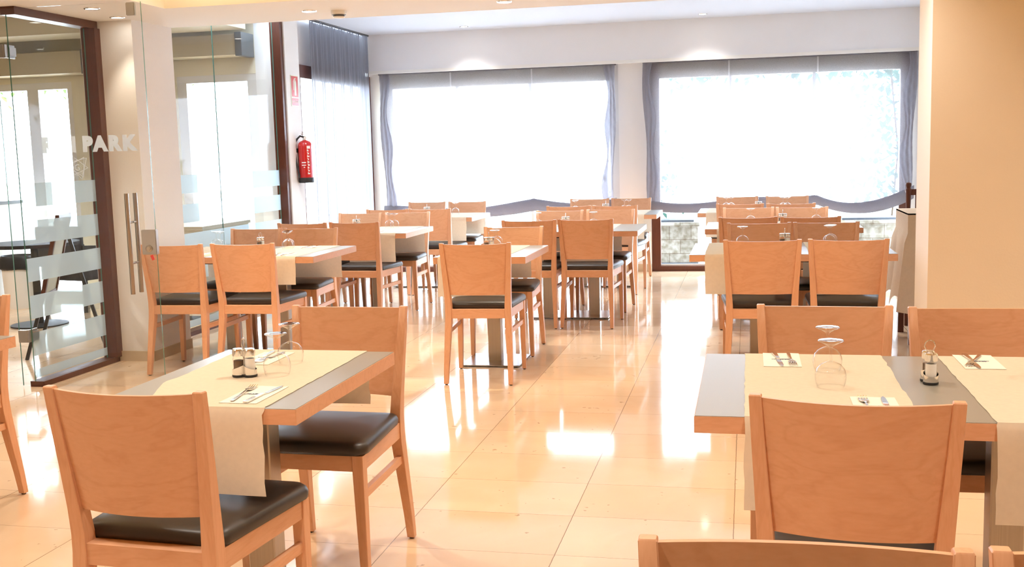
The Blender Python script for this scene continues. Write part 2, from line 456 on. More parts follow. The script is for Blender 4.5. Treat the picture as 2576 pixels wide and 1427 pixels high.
# ---- window_1: fixed glass screen with frosted bands beside the glass door
BANDS = [(1.29 - 0.236 * i, 1.142 - 0.236 * i if i < 5 else 0.055) for i in range(6)]
def screen(name, x, y0, y1, post0, z1, joints=(), top=True):
    w = struct(empty(name, (x, y0, 0)))
    L = y1 - y0
    bbox('bottom_rail', -0.045, 0.055, 0, L, 0, 0.035, M_mahog, w)
    if top: bbox('top_rail', -0.045, 0.055, 0, L, z1 - 0.05, z1, M_mahog, w)
    bbox('post', -0.033, 0.072, post0 - y0, L, 0.035, z1 - (0.05 if top else 0), M_mahog, w)
    ys = [0.0] + [j - y0 for j in joints] + [post0 - y0 - 0.001]
    zt = z1 - 0.05 if top else z1
    for a, b2 in zip(ys, ys[1:]):
        bm = bmesh.new(); box(bm, -0.012, -0.004, a + 0.002, b2 - 0.002, 0.035, zt)
        g = link('glass_pane', bm, [M_pane, M_edge], w)
        for p in g.data.polygons:
            if abs(p.normal.y) > 0.9: p.material_index = 1
        for (b1, b0) in BANDS:
            bbox('frosted_band', -0.0035, -0.0025, a + 0.004, b2 - 0.004, b0, b1, M_frost, w)
    return w
screen('window_1', -4.42, 5.935, 6.80, 6.735, 2.37)
screen('window_2', -4.42, 7.33, 9.84, 9.775, 2.80, (8.57,), False)

# ---- door_1: the open glass leaf
A0 = Vector((-4.50, 5.915)); B0 = Vector((-3.53, 5.965)); dv = (B0 - A0).normalized()
door = struct(empty('door_1', (A0.x, A0.y, 0), math.atan2(dv.y, dv.x)))
DL = 0.97
bm = bmesh.new(); box(bm, 0.0, DL, -0.005, 0.005, 0.012, 2.355)
g = link('glass_pane', bm, [M_pane, M_edge], door)
for p in g.data.polygons:
    if abs(p.normal.x) > 0.9: p.material_index = 1
for hz in (2.10, 0.33):
    bm = bmesh.new()
    box(bm, 0.0, 0.058, -0.014, -0.006, hz - 0.040, hz + 0.040); box(bm, 0.0, 0.058, 0.006, 0.014, hz - 0.040, hz + 0.040)
    bmesh.ops.bevel(bm, geom=bm.edges[:], offset=0.002, segments=1, affect='EDGES')
    box(bm, 0.060, 0.070, -0.014, 0.085, hz - 0.040, hz + 0.040); box(bm, 0.0705, 0.0785, 0.020, 0.085, hz - 0.026, hz + 0.026)
    h = link('hinge', bm, M_satin, door)
bm = bmesh.new(); box(bm, DL - 0.092, DL - 0.036, -0.012, 0.012, 2.275, 2.352)
bmesh.ops.bevel(bm, geom=bm.edges[:], offset=0.004, segments=2, affect='EDGES'); link('patch_fitting', bm, M_satin, door)
bm = bmesh.new(); box(bm, DL - 0.088, DL + 0.008, -0.018, 0.018, 0.84, 0.992)
bmesh.ops.bevel(bm, geom=bm.edges[:], offset=0.003, segments=2, affect='EDGES'); lk = link('lock_case', bm, M_satin, door)
bm = bmesh.new(); lathe(bm, [(0.0, 0.0), (0.022, 0.0), (0.022, 0.006), (0.012, 0.008), (0.012, 0.012), (0, 0.012)], 20)
cyl = link('lock_cylinder', bm, M_steel, lk, smooth=True); cyl.rotation_euler = (PI / 2, 0, 0); cyl.location = (DL - 0.040, -0.018, 0.878)
for sy in (-1, 1):
    bm = bmesh.new(); y = sy * 0.052
    tube(bm, [(0.822, y, 0.600), (0.822, y, 1.217)], 0.0135, 16)
    for z in (0.79, 1.04): tube(bm, [(0.822, 0.006 * sy, z), (0.822, y, z)], 0.007, 10)
    link('pull_handle', bm, M_steel, door, smooth=True)
# lettering and emblem on the leaf
def text(name, s, size, loc, rot, m, parent, ext=0.0006, align='LEFT', off=0.0):
    cu = D.curves.new(name, 'FONT'); cu.body = s; cu.size = size; cu.extrude = ext; cu.align_x = align; cu.offset = off
    tmp = D.objects.new(name, cu); C.objects.link(tmp)
    me = D.meshes.new_from_object(tmp.evaluated_get(bpy.context.evaluated_depsgraph_get()))
    D.objects.remove(tmp); D.curves.remove(cu); me.materials.clear(); me.materials.append(m)
    o = D.objects.new(name, me); C.objects.link(o); o.parent = parent; o.location = loc; o.rotation_euler = rot
    return o
for s, x in (('R', 0.262), ('I', 0.458), ('P', 0.534), ('A', 0.608), ('R', 0.706), ('K', 0.797)):
    o = text('lettering', s, 0.119, (x, -0.0065, 1.482), (PI / 2, 0, 0), M_letter, door, off=0.0085)
bm = bmesh.new()
def strip(p, q, w=0.0018):
    p = Vector((p[0], -0.0065, p[1])); q = Vector((q[0], -0.0065, q[1])); d = (q - p).normalized(); n = Vector((-d.z, 0, d.x)) * w
    vs = [bm.verts.new(v) for v in (p + n, q + n, q - n, p - n)]; bm.faces.new(vs)
ex, ez = 0.495, 1.385
tri = lambda a0, r: [(ex + r * math.cos(a0 + k * 2 * PI / 3), ez + r * math.sin(a0 + k * 2 * PI / 3)) for k in range(3)]
for a0, r in ((0.75, 0.078), (0.95, 0.071), (-0.12, 0.062)):
    tp = tri(a0, r)
    for k in range(3): strip(tp[k], tp[(k + 1) % 3])
for k in range(3): strip((ex - 0.02, ez - 0.036 - 0.008 * k), (ex + 0.032, ez - 0.028 - 0.008 * k), 0.0013)
link('emblem', bm, M_letter, door)
text('emblem_letter', 'G', 0.055, (ex - 0.028, -0.0066, ez - 0.022), (PI / 2, 0, 0), M_letter, door)
# red key tag hanging from the lock
bm = bmesh.new(); box(bm, -0.009, 0.009, -0.002, 0.002, -0.032, 0); kt = link('key_tag', bm, M_redsign, door); kt.location = (DL - 0.022, -0.028, 0.838); kt.rotation_euler = (0, -0.35, 0)

# ---- the room beyond the screens
struct(bbox('wall_beyond_far', -6.76, -5.58, 10.0, 10.25, 0, 2.95, M_cream))
struct(bbox('wall_beyond_side', -4.72, -4.55, 10.0, 10.25, 0, 2.95, M_white))
bm = bmesh.new(); box(bm, -10.5, -6.76, 10.0, 10.25, 2.24, 2.95); box(bm, -5.58, -4.72, 10.0, 10.25, 2.24, 2.95); box(bm, -10.5, -7.80, 10.0, 10.25, 0, 2.24)
struct(link('wall_beyond_lintel', bm, M_cream))
struct(bbox('wall_beyond_left', -10.6, -10.5, -4.2, 10.25, 0, 2.95, M_cream))
struct(bbox('wall_beyond_back', -10.5, -4.62, -4.35, -4.2, 0, 2.95, M_cream))
struct(bbox('ceiling_beyond', -10.5, -4.62, -4.2, 10.25, 2.80, 2.95, M_ceil))
struct(bbox('ceiling_beyond_beam', -10.5, -4.62, 9.2, 9.62, 2.62, 2.80, M_beige))
def glazed(name, x0, x1, post=0.05):
    w = struct(empty(name, (x0, 10.06, 0)))
    bm = bmesh.new(); L = x1 - x0
    box(bm, 0, post, -0.05, 0.05, 0, 2.24); box(bm, L - post, L, -0.05, 0.05, 0, 2.24); box(bm, post, L - post, -0.05, 0.05, 2.17, 2.24); box(bm, post, L - post, -0.05, 0.05, 0, 0.07)
    link('window_frame', bm, M_winfr, w); bbox('window_pane', post, L - post, -0.003, 0.003, 0.07, 2.17, M_pane, w)
glazed('window_6', -5.58, -4.72, 0.10); glazed('window_7', -7.22, -6.76, 0.06); glazed('window_8', -7.80, -7.22, 0.07)

# ================================================================== DINING CHAIR
def make_chair():
    t = empty('dining_chair')
    for s in (-1, 1):
        bm = bmesh.new()
        rows = [(0.200, 0.000, 0.006, .028, .027), (0.198, 0.015, 0.10, .031, .032), (0.192, 0.043, 0.25, .036, .040), (0.186, 0.064, 0.38, .040, .046), (0.185, 0.068, 0.43, .040, .046),
                (0.185, 0.067, 0.48, .039, .044), (0.188, 0.060, 0.55, .036, .040), (0.195, 0.045, 0.66, .032, .034), (0.202, 0.029, 0.77, .029, .028), (0.207, 0.015, 0.865, .027, .023), (0.207, 0.0148, 0.868, .023, .019)]
        loft(bm, [(s * a, b, c, w, d) for a, b, c, w, d in rows])
        lg = link('leg', bm, M_beech_z, t, smooth=True)
        bm = bmesh.new(); lathe(bm, [(0, 0), (.009, 0), (.009, .006), (0, .006)], 10, s * .2, 0, 0); link('foot_glide', bm, M_rubber, lg)
        bm = bmesh.new()
        rows = [(0.210, 0.487, 0.006, .026, .026), (0.207, 0.489, 0.20, .032, .032), (0.204, 0.491, 0.40, .037, .037), (0.204, 0.491, 0.455, .037, .037)]
        loft(bm, [(s * a, b, c, w, d) for a, b, c, w, d in rows])
        lg = link('leg', bm, M_beech_z, t, smooth=True)
        bm = bmesh.new(); lathe(bm, [(0, 0), (.008, 0), (.008, .006), (0, .006)], 10, s * .21, .487, 0); link('foot_glide', bm, M_rubber, lg)
        bm = bmesh.new()
        a = Vector((s * .190, .066, .318)); b = Vector((s * .206, .478, .318))
        vs = []
        for p in (a, b):
            for dx_, dz_ in ((-.009, -.014), (.009, -.014), (.009, .014), (-.009, .014)): vs.append(bm.verts.new((p.x + dx_, p.y, p.z + dz_)))
        for i in range(4): bm.faces.new((vs[i], vs[(i + 1) % 4], vs[4 + (i + 1) % 4], vs[4 + i]))
        link('stretcher', bm, M_beech_y, t)
    bm = bmesh.new()
    box(bm, -.168, .168, .050, .094, .402, .457); link('rail', bm, M_beech_x, t)
    bm = bmesh.new(); box(bm, -.187, .187, .482, .504, .402, .455); link('rail', bm, M_beech_x, t)
    for s in (-1, 1):
        bm = bmesh.new()
        vs = [bm.verts.new((s * x, y, z)) for (x, y) in ((.178, .075), (.200, .075), (.218, .475), (.196, .475)) for z in (.402, .457)]
        for f in ((0, 2, 4, 6), (1, 3, 5, 7), (0, 1, 3, 2), (2, 3, 5, 4), (4, 5, 7, 6), (6, 7, 1, 0)): bm.faces.new([vs[i] for i in f])
        link('rail', bm, M_beech_y, t)
    # curved plywood back panel
    bm = bmesh.new(); th = 0.011; nu, nz = 14, 6
    def py(z): return 0.060 + (0.016 - 0.060) * (z - 0.55) / (0.868 - 0.55)
    def pt(u, v, side):
        z = 0.548 + (0.862 - 0.548) * v
        hw = 0.172 + (0.197 - 0.172) * v; x = -hw + 2 * hw * u
        sag = 0.030 * (1 - (2 * u - 1) ** 2); zz = z - 0.004 * (1 - (2 * u - 1) ** 2) * (1 if v > .9 else 0)
        return Vector((x, py(z) - sag + side * th / 2 - 0.002, zz))
    fr = grid(bm, nu, nz, lambda u, v: pt(u, v, 1)); bk = grid(bm, nu, nz, lambda u, v: pt(u, v, -1))
    for i in range(nu):
        bm.faces.new((fr[i][0], fr[i + 1][0], bk[i + 1][0], bk[i][0])); bm.faces.new((fr[i][nz], fr[i + 1][nz], bk[i + 1][nz], bk[i][nz]))
    for j in range(nz):
        bm.faces.new((fr[0][j], fr[0][j + 1], bk[0][j + 1], bk[0][j])); bm.faces.new((fr[nu][j], fr[nu][j + 1], bk[nu][j + 1], bk[nu][j]))
    link('backrest', bm, M_beech_x, t, smooth=True)
    # padded seat
    bm = bmesh.new()
    def outline(n=40):
        pts = []
        cor = [(.205, .088, .03), (.233, .522, .045), (-.233, .522, .045), (-.205, .088, .03)]
        for k, (x, y, r) in enumerate(cor):
            a0 = [-PI / 2, 0, PI / 2, PI][k]; sx = 1 if x > 0 else -1; sy = -1 if y < .3 else 1
            cx, cy = x - sx * r, y - sy * r
            for q in range(7):
                a = a0 + q / 6 * PI / 2; pts.append((cx + r * math.cos(a), cy + r * math.sin(a)))
        return pts
    ol = outline(); cx, cy = 0, .31; prev = None
    for s, z in ((.965, .456), (.99, .459), (1.0, .468), (1.0, .478), (.985, .488), (.95, .4955), (.88, .500), (.7, .504), (.4, .5065), (.15, .507)):
        vs = [bm.verts.new((cx + (x - cx) * s, cy + (y - cy) * s, z)) for x, y in ol]
        if prev:
            for i in range(len(vs)): bm.faces.new((prev[i], prev[(i + 1) % len(vs)], vs[(i + 1) % len(vs)], vs[i]))
        else: bm.faces.new(vs[::-1])
        prev = vs
    bm.faces.new(prev)
    link('seat', bm, M_black, t, smooth='all')
    return t


chair0 = make_chair(); chair_tree = tree_of(chair0); chair_used = [False]
def chair(x, y, r, label, group):
    if not chair_used[0]:
        o = chair0; o.location = (x, y, 0); o.rotation_euler = (0, 0, r); chair_used[0] = True
    else: o = dup(chair0, chair_tree, (x, y, 0), r)
    return tag(o, label, 'chair', group)


CH = [
 ('R1n', .223, 2.326, -.082, 'beech chair seen from behind, pushed in at the large right foreground table'),
 ('R1f', .254, 3.733, 3.10, 'beech chair with pale grain facing us behind the two glasses of the right foreground table'),
 ('R1g', .735, 3.70, 3.17, 'beech chair facing us behind the cruet of the right foreground table'),
 ('G1', .072, 1.471, 3.16, 'beech chair back cut off by the bottom edge, right of centre'),
 ('G2', .535, 1.490, 3.15, 'beech chair back cut off in the bottom right corner'),
 ('E1', -1.465, 1.545, 3.142, 'beech chair barely showing at the bottom of the left edge'),
 ('E2', -3.243, 3.946, 3.12, 'beech chair at the left edge, facing us behind the table corner'),
 ('FLn', -1.461, 2.258, -.06, 'beech chair seen from behind in the lower left corner, black seat in full view'),
 ('FLf', -1.409, 3.668, 3.124, 'beech chair facing us behind the lower left table, under the wine glasses'),
 ('Mn', -1.598, 6.249, .053, 'beech chair seen from behind standing alone at the small central table'),
 ('Mf', -1.655, 7.651, 3.147, 'beech chair facing us on the far side of the small central table'),
]
for nm, px_, s1, s2 in (('L2', 'left row, first table', 'left', 'right'),): pass
ROWS = {
 'L2': ('nearest table of the left row', [(-3.662, 6.342, .029), (-3.175, 6.374, .019), (-3.725, 7.77, 3.08), (-3.271, 7.75, 3.16)]),
 'L3': ('middle table of the left row', [(-3.603, 8.332, -.047), (-3.154, 8.352, -.048), (-3.584, 9.707, 3.09), (-3.133, 9.756, 3.142)]),
 'L4': ('far table of the left row', [(-3.525, 10.291, .005), (-3.076, 10.267, -.05), (-3.55, 11.792, 3.144), (-3.065, 11.74, 3.10)]),
 'M2': ('table behind the small central one', [(-1.682, 8.322, .026), (-1.236, 8.349, -.028), (-1.655, 9.65, 3.07), (-1.20, 9.70, 3.07)]),
 'M3': ('far table of the centre row', [(-1.70, 10.399, .012), (-1.245, 10.361, -.07), (-1.70, 11.878, 3.07), (-1.24, 11.883, 3.09)]),
 'R2': ('second table of the right row', [(.087, 6.307, .021), (.560, 6.312, -.043), (.082, 7.728, 3.147), (.535, 7.728, 3.163)]),
 'R3': ('third table of the right row', [(.008, 8.353, .018), (.465, 8.316, .04), (.014, 9.69, 3.13), (.465, 9.64, 3.19)]),
 'R4': ('far table of the right row', [(-.065, 10.323, -.07), (.40, 10.245, .05), (-.10, 11.82, 3.07), (.415, 11.75, 3.19)]),
}
for nm, x, y, r, lab in CH: chair(x, y, r, lab, 'beech dining chairs')
for k, (desc, lst) in ROWS.items():
    for i, (x, y, r) in enumerate(lst):
        side = ('left', 'right')[i % 2]; face = 'seen from behind' if i < 2 else 'facing us'
        chair(x, y, r, '%s beech chair %s, %s' % (side, face, desc), 'beech dining chairs')

# ================================================================== TABLES
TD = 0.816; TT = 0.043
def make_table(w, cols):
    t = empty('dining_table')
    bm = bmesh.new(); box(bm, -w / 2, w / 2, 0, TD, 0.75 - TT, 0.7485)
    bmesh.ops.bevel(bm, geom=[e for e in bm.edges if abs(e.verts[0].co.z - e.verts[1].co.z) > .01], offset=0.002, segments=1, affect='EDGES')
    ed = link('tabletop', bm, M_beech_x, t); ed['label'] = 'beech edged tabletop'
    bm = bmesh.new(); box(bm, -w / 2 + .002, w / 2 - .002, .002, TD - .002, 0.7485, 0.75); lm = link('laminate_surface', bm, M_lam, ed)
    for cx in cols:
        bm = bmesh.new(); loft(bm, [(cx, TD / 2, .013, .088, .078), (cx, TD / 2, .695, .088, .078)], 0.004); c_ = link('column', bm, M_steel, t)
    bm = bmesh.new(); box(bm, -w / 2 * .55, w / 2 * .55, .12, TD - .12, .690, .707); link('support_bracket', bm, M_darkgrey, t)
    pw = 0.20 if len(cols) == 1 else 0.335
    bm = bmesh.new(); box(bm, -pw, pw, TD / 2 - .205, TD / 2 + .205, .006, .014)
    bmesh.ops.bevel(bm, geom=bm.edges[:], offset=0.002, segments=1, affect='EDGES'); bp_ = link('base_plate', bm, M_plate, t)
    bm = bmesh.new()
    for sx in (-1, 1):
        for sy in (-1, 1): lathe(bm, [(0, 0), (.012, 0), (.012, .006), (0, .006)], 10, sx * (pw - .03), TD / 2 + sy * .175, 0)
    link('foot_pads', bm, M_rubber, bp_)
    return t


W1, W2 = 0.604, 1.214
tbl_s = make_table(W1, (0.0,)); ts_tree = tree_of(tbl_s); tbl_l = make_table(W2, (-0.20, 0.20)); tl_tree = tree_of(tbl_l)
TABLES = {  # name: (x centre, y near edge, double?, label)
 'FL': (-1.458, 2.577, 0, 'two-seat table in the lower left with grey top and beech edge'),
 'FL0': (-3.069, 2.797, 0, 'two-seat table of which only a corner shows at the left edge'),
 'M': (-1.657, 6.577, 0, 'small two-seat table in the middle of the room'),
 'L2': (-3.418, 6.670, 1, 'four-seat table beside the white pillar, nearest of the left row'),
 'L3': (-3.406, 8.638, 1, 'four-seat table in line with the fire extinguisher, middle of the left row'),
 'L4': (-3.36, 10.70, 1, 'four-seat table next to the sheer curtain, farthest of the left row'),
 'M2': (-1.461, 8.618, 1, 'four-seat table directly behind the small central table'),
 'M3': (-1.479, 10.728, 1, 'four-seat table in front of the wall between the windows'),
 'R1': (.480, 2.620, 1, 'large right foreground table with bare grey strip between two paper runners'),
 'R2': (.263, 6.641, 1, 'four-seat table beside the warm-lit wall, second of the right row'),
 'R3': (.278, 8.726, 1, 'four-seat table third in the right row'),
 'R4': (.126, 10.859, 1, 'four-seat table before the right window, farthest of the right row'),
}
us = ul = False
for k, (x, y, dbl, lab) in TABLES.items():
    if dbl:
        o = dup(tbl_l, tl_tree, (x, y, 0), 0) if ul else tbl_l; ul = True
    else:
        o = dup(tbl_s, ts_tree, (x, y, 0), 0) if us else tbl_s; us = True
    o.location = (x, y, 0); tag(o, lab, 'table', 'pedestal dining tables')

# ---- paper runners laid across the tables
def runner(x0, x1, ty, zn, zf, label, seed, skew=0.0, bulge=0.0):
    r = random.Random(seed); bm = bmesh.new(); e = 0.0018
    path = []
    path += [(-0.004 - 0.010 * (1 - k / 6.0), zn + (0.735 - zn) * k / 6.0) for k in range(7)]
    path += [(-0.003, 0.745), (0.001, 0.7505 + e), (0.012, 0.75 + e)]
    path += [(0.012 + (TD - 0.024) * k / 22.0, 0.75 + e) for k in range(1, 23)]
    path += [(TD - 0.001, 0.7505 + e), (TD + 0.003, 0.745)]
    path += [(TD + 0.004 + 0.008 * (k / 6.0), 0.735 + (zf - 0.735) * k / 6.0) for k in range(7)]
    nx = 8; rows = []
    for i, (yy, zz) in enumerate(path):
        tt = i / (len(path) - 1)
        j0 = r.uniform(-.0022, .0022); j1 = r.uniform(-.0030, .0030)
        row = []
        for k in range(nx + 1):
            u = k / nx; xx = x0 + j0 + skew * tt + (x1 + j1 + skew * 0.2 * tt - x0 - j0 - skew * tt) * u
            dz = 0.0; dy = 0.0
            if zz < 0.74: dy = 0.006 * math.sin(u * 7 + seed) * (0.74 - zz) * 3 * (-1 if yy < .4 else 1)
            if bulge and 0.02 < yy < 0.45 and k == 0: dz = 0.010 * math.exp(-((yy - 0.22) / 0.09) ** 2); xx += 0.055 * math.exp(-((yy - 0.06) / 0.16) ** 2)
            row.append(bm.verts.new((xx, ty + yy + dy - (0.006 if zz < .74 and yy < .4 else 0), zz + dz)))
        rows.append(row)
    for a, b in zip(rows, rows[1:]):
        for k in range(nx): bm.faces.new((a[k], a[k + 1], b[k + 1], b[k]))
    o = link('paper_runner', bm, M_paper, smooth=True)
    return tag(o, label, 'table runner', 'cream paper runners')


runner(-1.665, -1.243, 2.577, .518, .565, 'cream paper runner with a folded edge on the lower left table', 1, skew=-0.055, bulge=1)
runner(-1.925, -1.485, 6.577, .50, .52, 'cream paper runner on the small central table', 2)
runner(-.006, .405, 2.62, .522, .53, 'left cream paper runner on the large right foreground table, under two glasses', 3)
runner(.567, .975, 2.62, .512, .53, 'right cream paper runner on the large foreground table, cut by the frame', 4)
for i, (tb, desc, xa, xb) in enumerate((('L2', 'nearest four-seat table of the left row', -4.015, -3.345), ('L3', 'middle table of the left row', -3.98, -3.30), ('L4', 'far table of the left row', -3.90, -3.22),
        ('M2', 'four-seat table behind the small central table', -2.03, -1.485), ('M3', 'far table of the centre row', -2.03, -1.405), ('R2', 'second table of the right row', -.250, .37), ('R3', 'third table of the right row', -.235, .40), ('R4', 'far table of the right row', -.398, .22))):
    ty = TABLES[tb][1]
    for j, x in enumerate((xa, xb)):
        runner(x, x + .41, ty, (.513, .565)[j] if tb == 'L2' else .51, .515, '%s cream paper runner on the %s' % (('left', 'right')[j], desc), 10 + i * 2 + j)

# ================================================================== TABLEWARE
TZ = 0.7525
def make_glass():
    bm = bmesh.new()
    prof = [(.0355, .0), (.0390, .010), (.0412, .024), (.0412, .035), (.0370, .049), (.0265, .061), (.0120, .0675), (.0050, .0705), (.0036, .078), (.0034, .100), (.0044, .1085), (.0100, .1130), (.0240, .1205), (.0335, .1250), (.0340, .1262), (.0325, .1270), (.0150, .1262), (0, .1258)]
    lathe(bm, prof, 28)
    o = link('wine_glass', bm, M_wine, smooth='all'); return o
glass0 = make_glass(); gu = [False]
def glass(x, y, label, z=TZ):
    o = glass0 if not gu[0] else glass0.copy()
    if gu[0]: C.objects.link(o)
    gu[0] = True; o.location = (x, y, z); o.rotation_euler = (0, 0, rnd.uniform(0, 6)); tag(o, label, 'wine glass', 'wine glasses standing upside down')
    return o


def far(p): return (p[0] * 1.04, p[1] * 1.04)
glass(-1.393, 2.988, 'upturned wine glass nearest the salt and pepper on the lower left table')
glass(-1.429, 3.170, 'upturned wine glass on the lower left table, behind the glass next to the cruet')
glass(.221, 2.972, 'front upturned wine glass of the pair on the large right foreground table')
glass(.228, 3.190, 'rear upturned wine glass of the pair on the large right foreground table')
glass(.785, 3.13, 'upturned wine glass half cut by the right edge of the photo')
for p, l in (((-1.611, 6.853), 'nearer upturned wine glass on the small central table'), ((-1.646, 7.067), 'farther upturned wine glass on the small central table'),
             ((-3.700, 7.05), 'left upturned wine glass in front of the frosted screen, nearest left row table'), ((-3.640, 6.99), 'right upturned wine glass in front of the frosted screen, nearest left row table'),
             ((-3.099, 6.918), 'front wine glass on the right runner of the nearest left row table'), ((-3.135, 7.02), 'back wine glass on the right runner of the nearest left row table'),
             ((-3.043, 8.943), 'left wine glass on the right runner of the middle left row table'), ((-2.986, 8.914), 'right wine glass on the right runner of the middle left row table'),
             ((-3.636, 8.853), 'left wine glass before the sheer curtain, middle left row table'), ((-3.59, 8.93), 'right wine glass before the sheer curtain, middle left row table'),
             ((-3.50, 10.80), 'left wine glass on the far left row table'), ((-2.95, 10.80), 'right wine glass on the far left row table'),
             ((-1.225, 8.75), 'right wine glass on the table behind the small central table'), ((-1.69, 8.75), 'left wine glass on the table behind the small central table'),
             ((-1.695, 10.80), 'left wine glass on the far centre row table'), ((-1.20, 10.82), 'middle wine glass on the far centre row table'), ((-1.155, 10.82), 'right wine glass on the far centre row table'),
             ((-.026, 6.93), 'left upturned wine glass on the second right row table'), ((.500, 6.93), 'front right wine glass of the second right row table'), ((.515, 6.99), 'back right wine glass of the second right row table'),
             ((.03, 8.90), 'left wine glass on the third right row table'), ((.54, 8.88), 'right wine glass on the third right row table'),
             ((-.20, 10.95), 'leftmost wine glass on the far right row table'), ((-.152, 10.95), 'second wine glass from the left on the far right row table'),
             ((.345, 10.80), 'third wine glass from the left on the far right row table'), ((.385, 10.80), 'rightmost wine glass on the far right row table')):
    p = far(p); glass(p[0], p[1], l)

# ---- cruet stand with salt and pepper shakers
def make_stand():
    s = empty('cruet_stand')
    bm = bmesh.new()
    lathe(bm, [(0, 0), (.0195, 0), (.0205, .002), (.0205, .006), (.019, .008), (0, .008)], 20, -.018); lathe(bm, [(0, 0), (.0195, 0), (.0205, .002), (.0205, .006), (.019, .008), (0, .008)], 20, .018)
    box(bm, -.016, .016, -.012, .012, 0.001, .007)
    link('base', bm, M_rubber, s)
    bm = bmesh.new()
    for cx in (-.018, .018):
        n = 20
        for k in range(n):
            a0 = 2 * PI * k / n; a1 = 2 * PI * (k + 1) / n
            f = lambda a: .012 + .012 * (0.5 - 0.5 * math.cos(a if cx > 0 else a + PI)) ** 1.0 * 1.2
            vs = [(cx + .0195 * math.cos(a), .0195 * math.sin(a), z) for a, z in ((a0, .006), (a1, .006), (a1, .010 + f(a1)), (a0, .010 + f(a0)))]
            bm.faces.new([bm.verts.new(v) for v in vs])
    bmesh.ops.remove_doubles(bm, verts=bm.verts[:], dist=1e-5)
    link('holder_cup', bm, M_chrome, s, smooth=True)
    bm = bmesh.new()
    pts = [(0, -.004, .006), (0, -.004, .06), (0, -.006, .085)] + [(0, -.014 * math.cos(a) , .100 + .018 * math.sin(a)) for a in [PI * k / 8 for k in range(0, 9)]] + [(0, .006, .085), (0, .004, .06), (0, .004, .006)]
    tube(bm, pts, .0014, 8); link('loop_handle', bm, M_chrome, s, smooth=True)
    return s
def make_shaker(name, fill, capm):
    s = empty(name)
    bm = bmesh.new(); lathe(bm, [(0, .0105), (.0155, .0105), (.0165, .016), (.0165, .055), (.0150, .060), (.0150, .066)], 20); link('glass_body', bm, M_wine, s, smooth=True)
    bm = bmesh.new(); lathe(bm, [(0, .012), (.0145, .012), (.0145, .050 if name[0] == 'p' else .056), (0, .050 if name[0] == 'p' else .056)], 16); link('contents', bm, fill, s, smooth=True)
    bm = bmesh.new(); lathe(bm, [(.0165, .064), (.0170, .067), (.0170, .082), (.0145, .0855), (0, .0865)], 20); link('cap', bm, capm, s, smooth=True)
    return s
stand0 = make_stand(); stand_t = tree_of(stand0); salt0 = make_shaker('salt_shaker', M_salt, M_chrome); salt_t = tree_of(salt0); pep0 = make_shaker('pepper_shaker', M_pepper, M_chrome); pep_t = tree_of(pep0)
cu_ = [False]
def cruet(x, y, r, where, z=TZ):
    first = not cu_[0]; cu_[0] = True
    def put(src, tr, xx, yy):
        if first: src.location = (xx, yy, z); src.rotation_euler = (0, 0, r); return src
        return dup(src, tr, (xx, yy, z), r)
    c, s = math.cos(r), math.sin(r)
    tag(put(stand0, stand_t, x, y), 'chrome cruet stand with loop handle %s' % where, 'cruet stand', 'cruet stands')
    tag(put(pep0, pep_t, x - .018 * c, y - .018 * s), 'glass pepper shaker with steel cap %s' % where, 'pepper shaker', 'pepper shakers')
    tag(put(salt0, salt_t, x + .018 * c, y + .018 * s), 'glass salt shaker with steel cap %s' % where, 'salt shaker', 'salt shakers')
cruet(-1.484, 2.955, .10, 'on the lower left table')
cruet(.486, 3.055, -PI / 2 + .05, 'on the grey strip of the right foreground table', .7505)
cruet(-3.47, 7.28, PI / 2 - .2, 'on the nearest four-seat table of the left row', .7505)
cruet(-3.46, 9.25, .4, 'on the middle table of the left row', .7505)
cruet(-3.385, 11.22, .2, 'on the far table of the left row', .7505)
cruet(-1.70, 7.05, .3, 'on the small central table')
cruet(-1.53, 9.20, .3, 'on the table behind the small central table', .7505)
cruet(-1.455, 11.34, .2, 'on the far table of the centre row', .7505)
cruet(.240, 7.15, .15, 'on the second table of the right row', .7505)
cruet(.292, 9.22, .1, 'on the third table of the right row', .7505)
cruet(.117, 11.25, 0, 'on the far table of the right row', .7505)

# ---- napkin, fork, knife
def make_fork():
    bm = bmesh.new()
    hw = [(0, .0045, .0018), (.02, .0055, .0016), (.06, .0035, .002), (.11, .0022, .004), (.125, .0028, .0042), (.135, .0095, .0028), (.145, .0115, .0018)]
    rows = []
    for y, w, z in hw:
        rows.append([bm.verts.new((s * w, y, z + dz)) for s, dz in ((-1, 0), (1, 0), (1, .0016), (-1, .0016))])
    for a, b in zip(rows, rows[1:]):
        for i in range(4): bm.faces.new((a[i], a[(i + 1) % 4], b[(i + 1) % 4], b[i]))
    bm.faces.new(rows[0]); bm.faces.new(rows[-1])
    for k in range(4):
        cx = -.0100 + k * .00667; tr = []
        for y, w, z in ((.144, .0018, .0018), (.160, .0016, .0010), (.175, .0014, .0018), (.190, .0008, .0045)):
            tr.append([bm.verts.new((cx + s * w, y, z + dz)) for s, dz in ((-1, 0), (1, 0), (1, .0014), (-1, .0014))])
        for a, b in zip(tr, tr[1:]):
            for i in range(4): bm.faces.new((a[i], a[(i + 1) % 4], b[(i + 1) % 4], b[i]))
        bm.faces.new(tr[-1])
    return link('fork', bm, M_chrome, smooth=True)
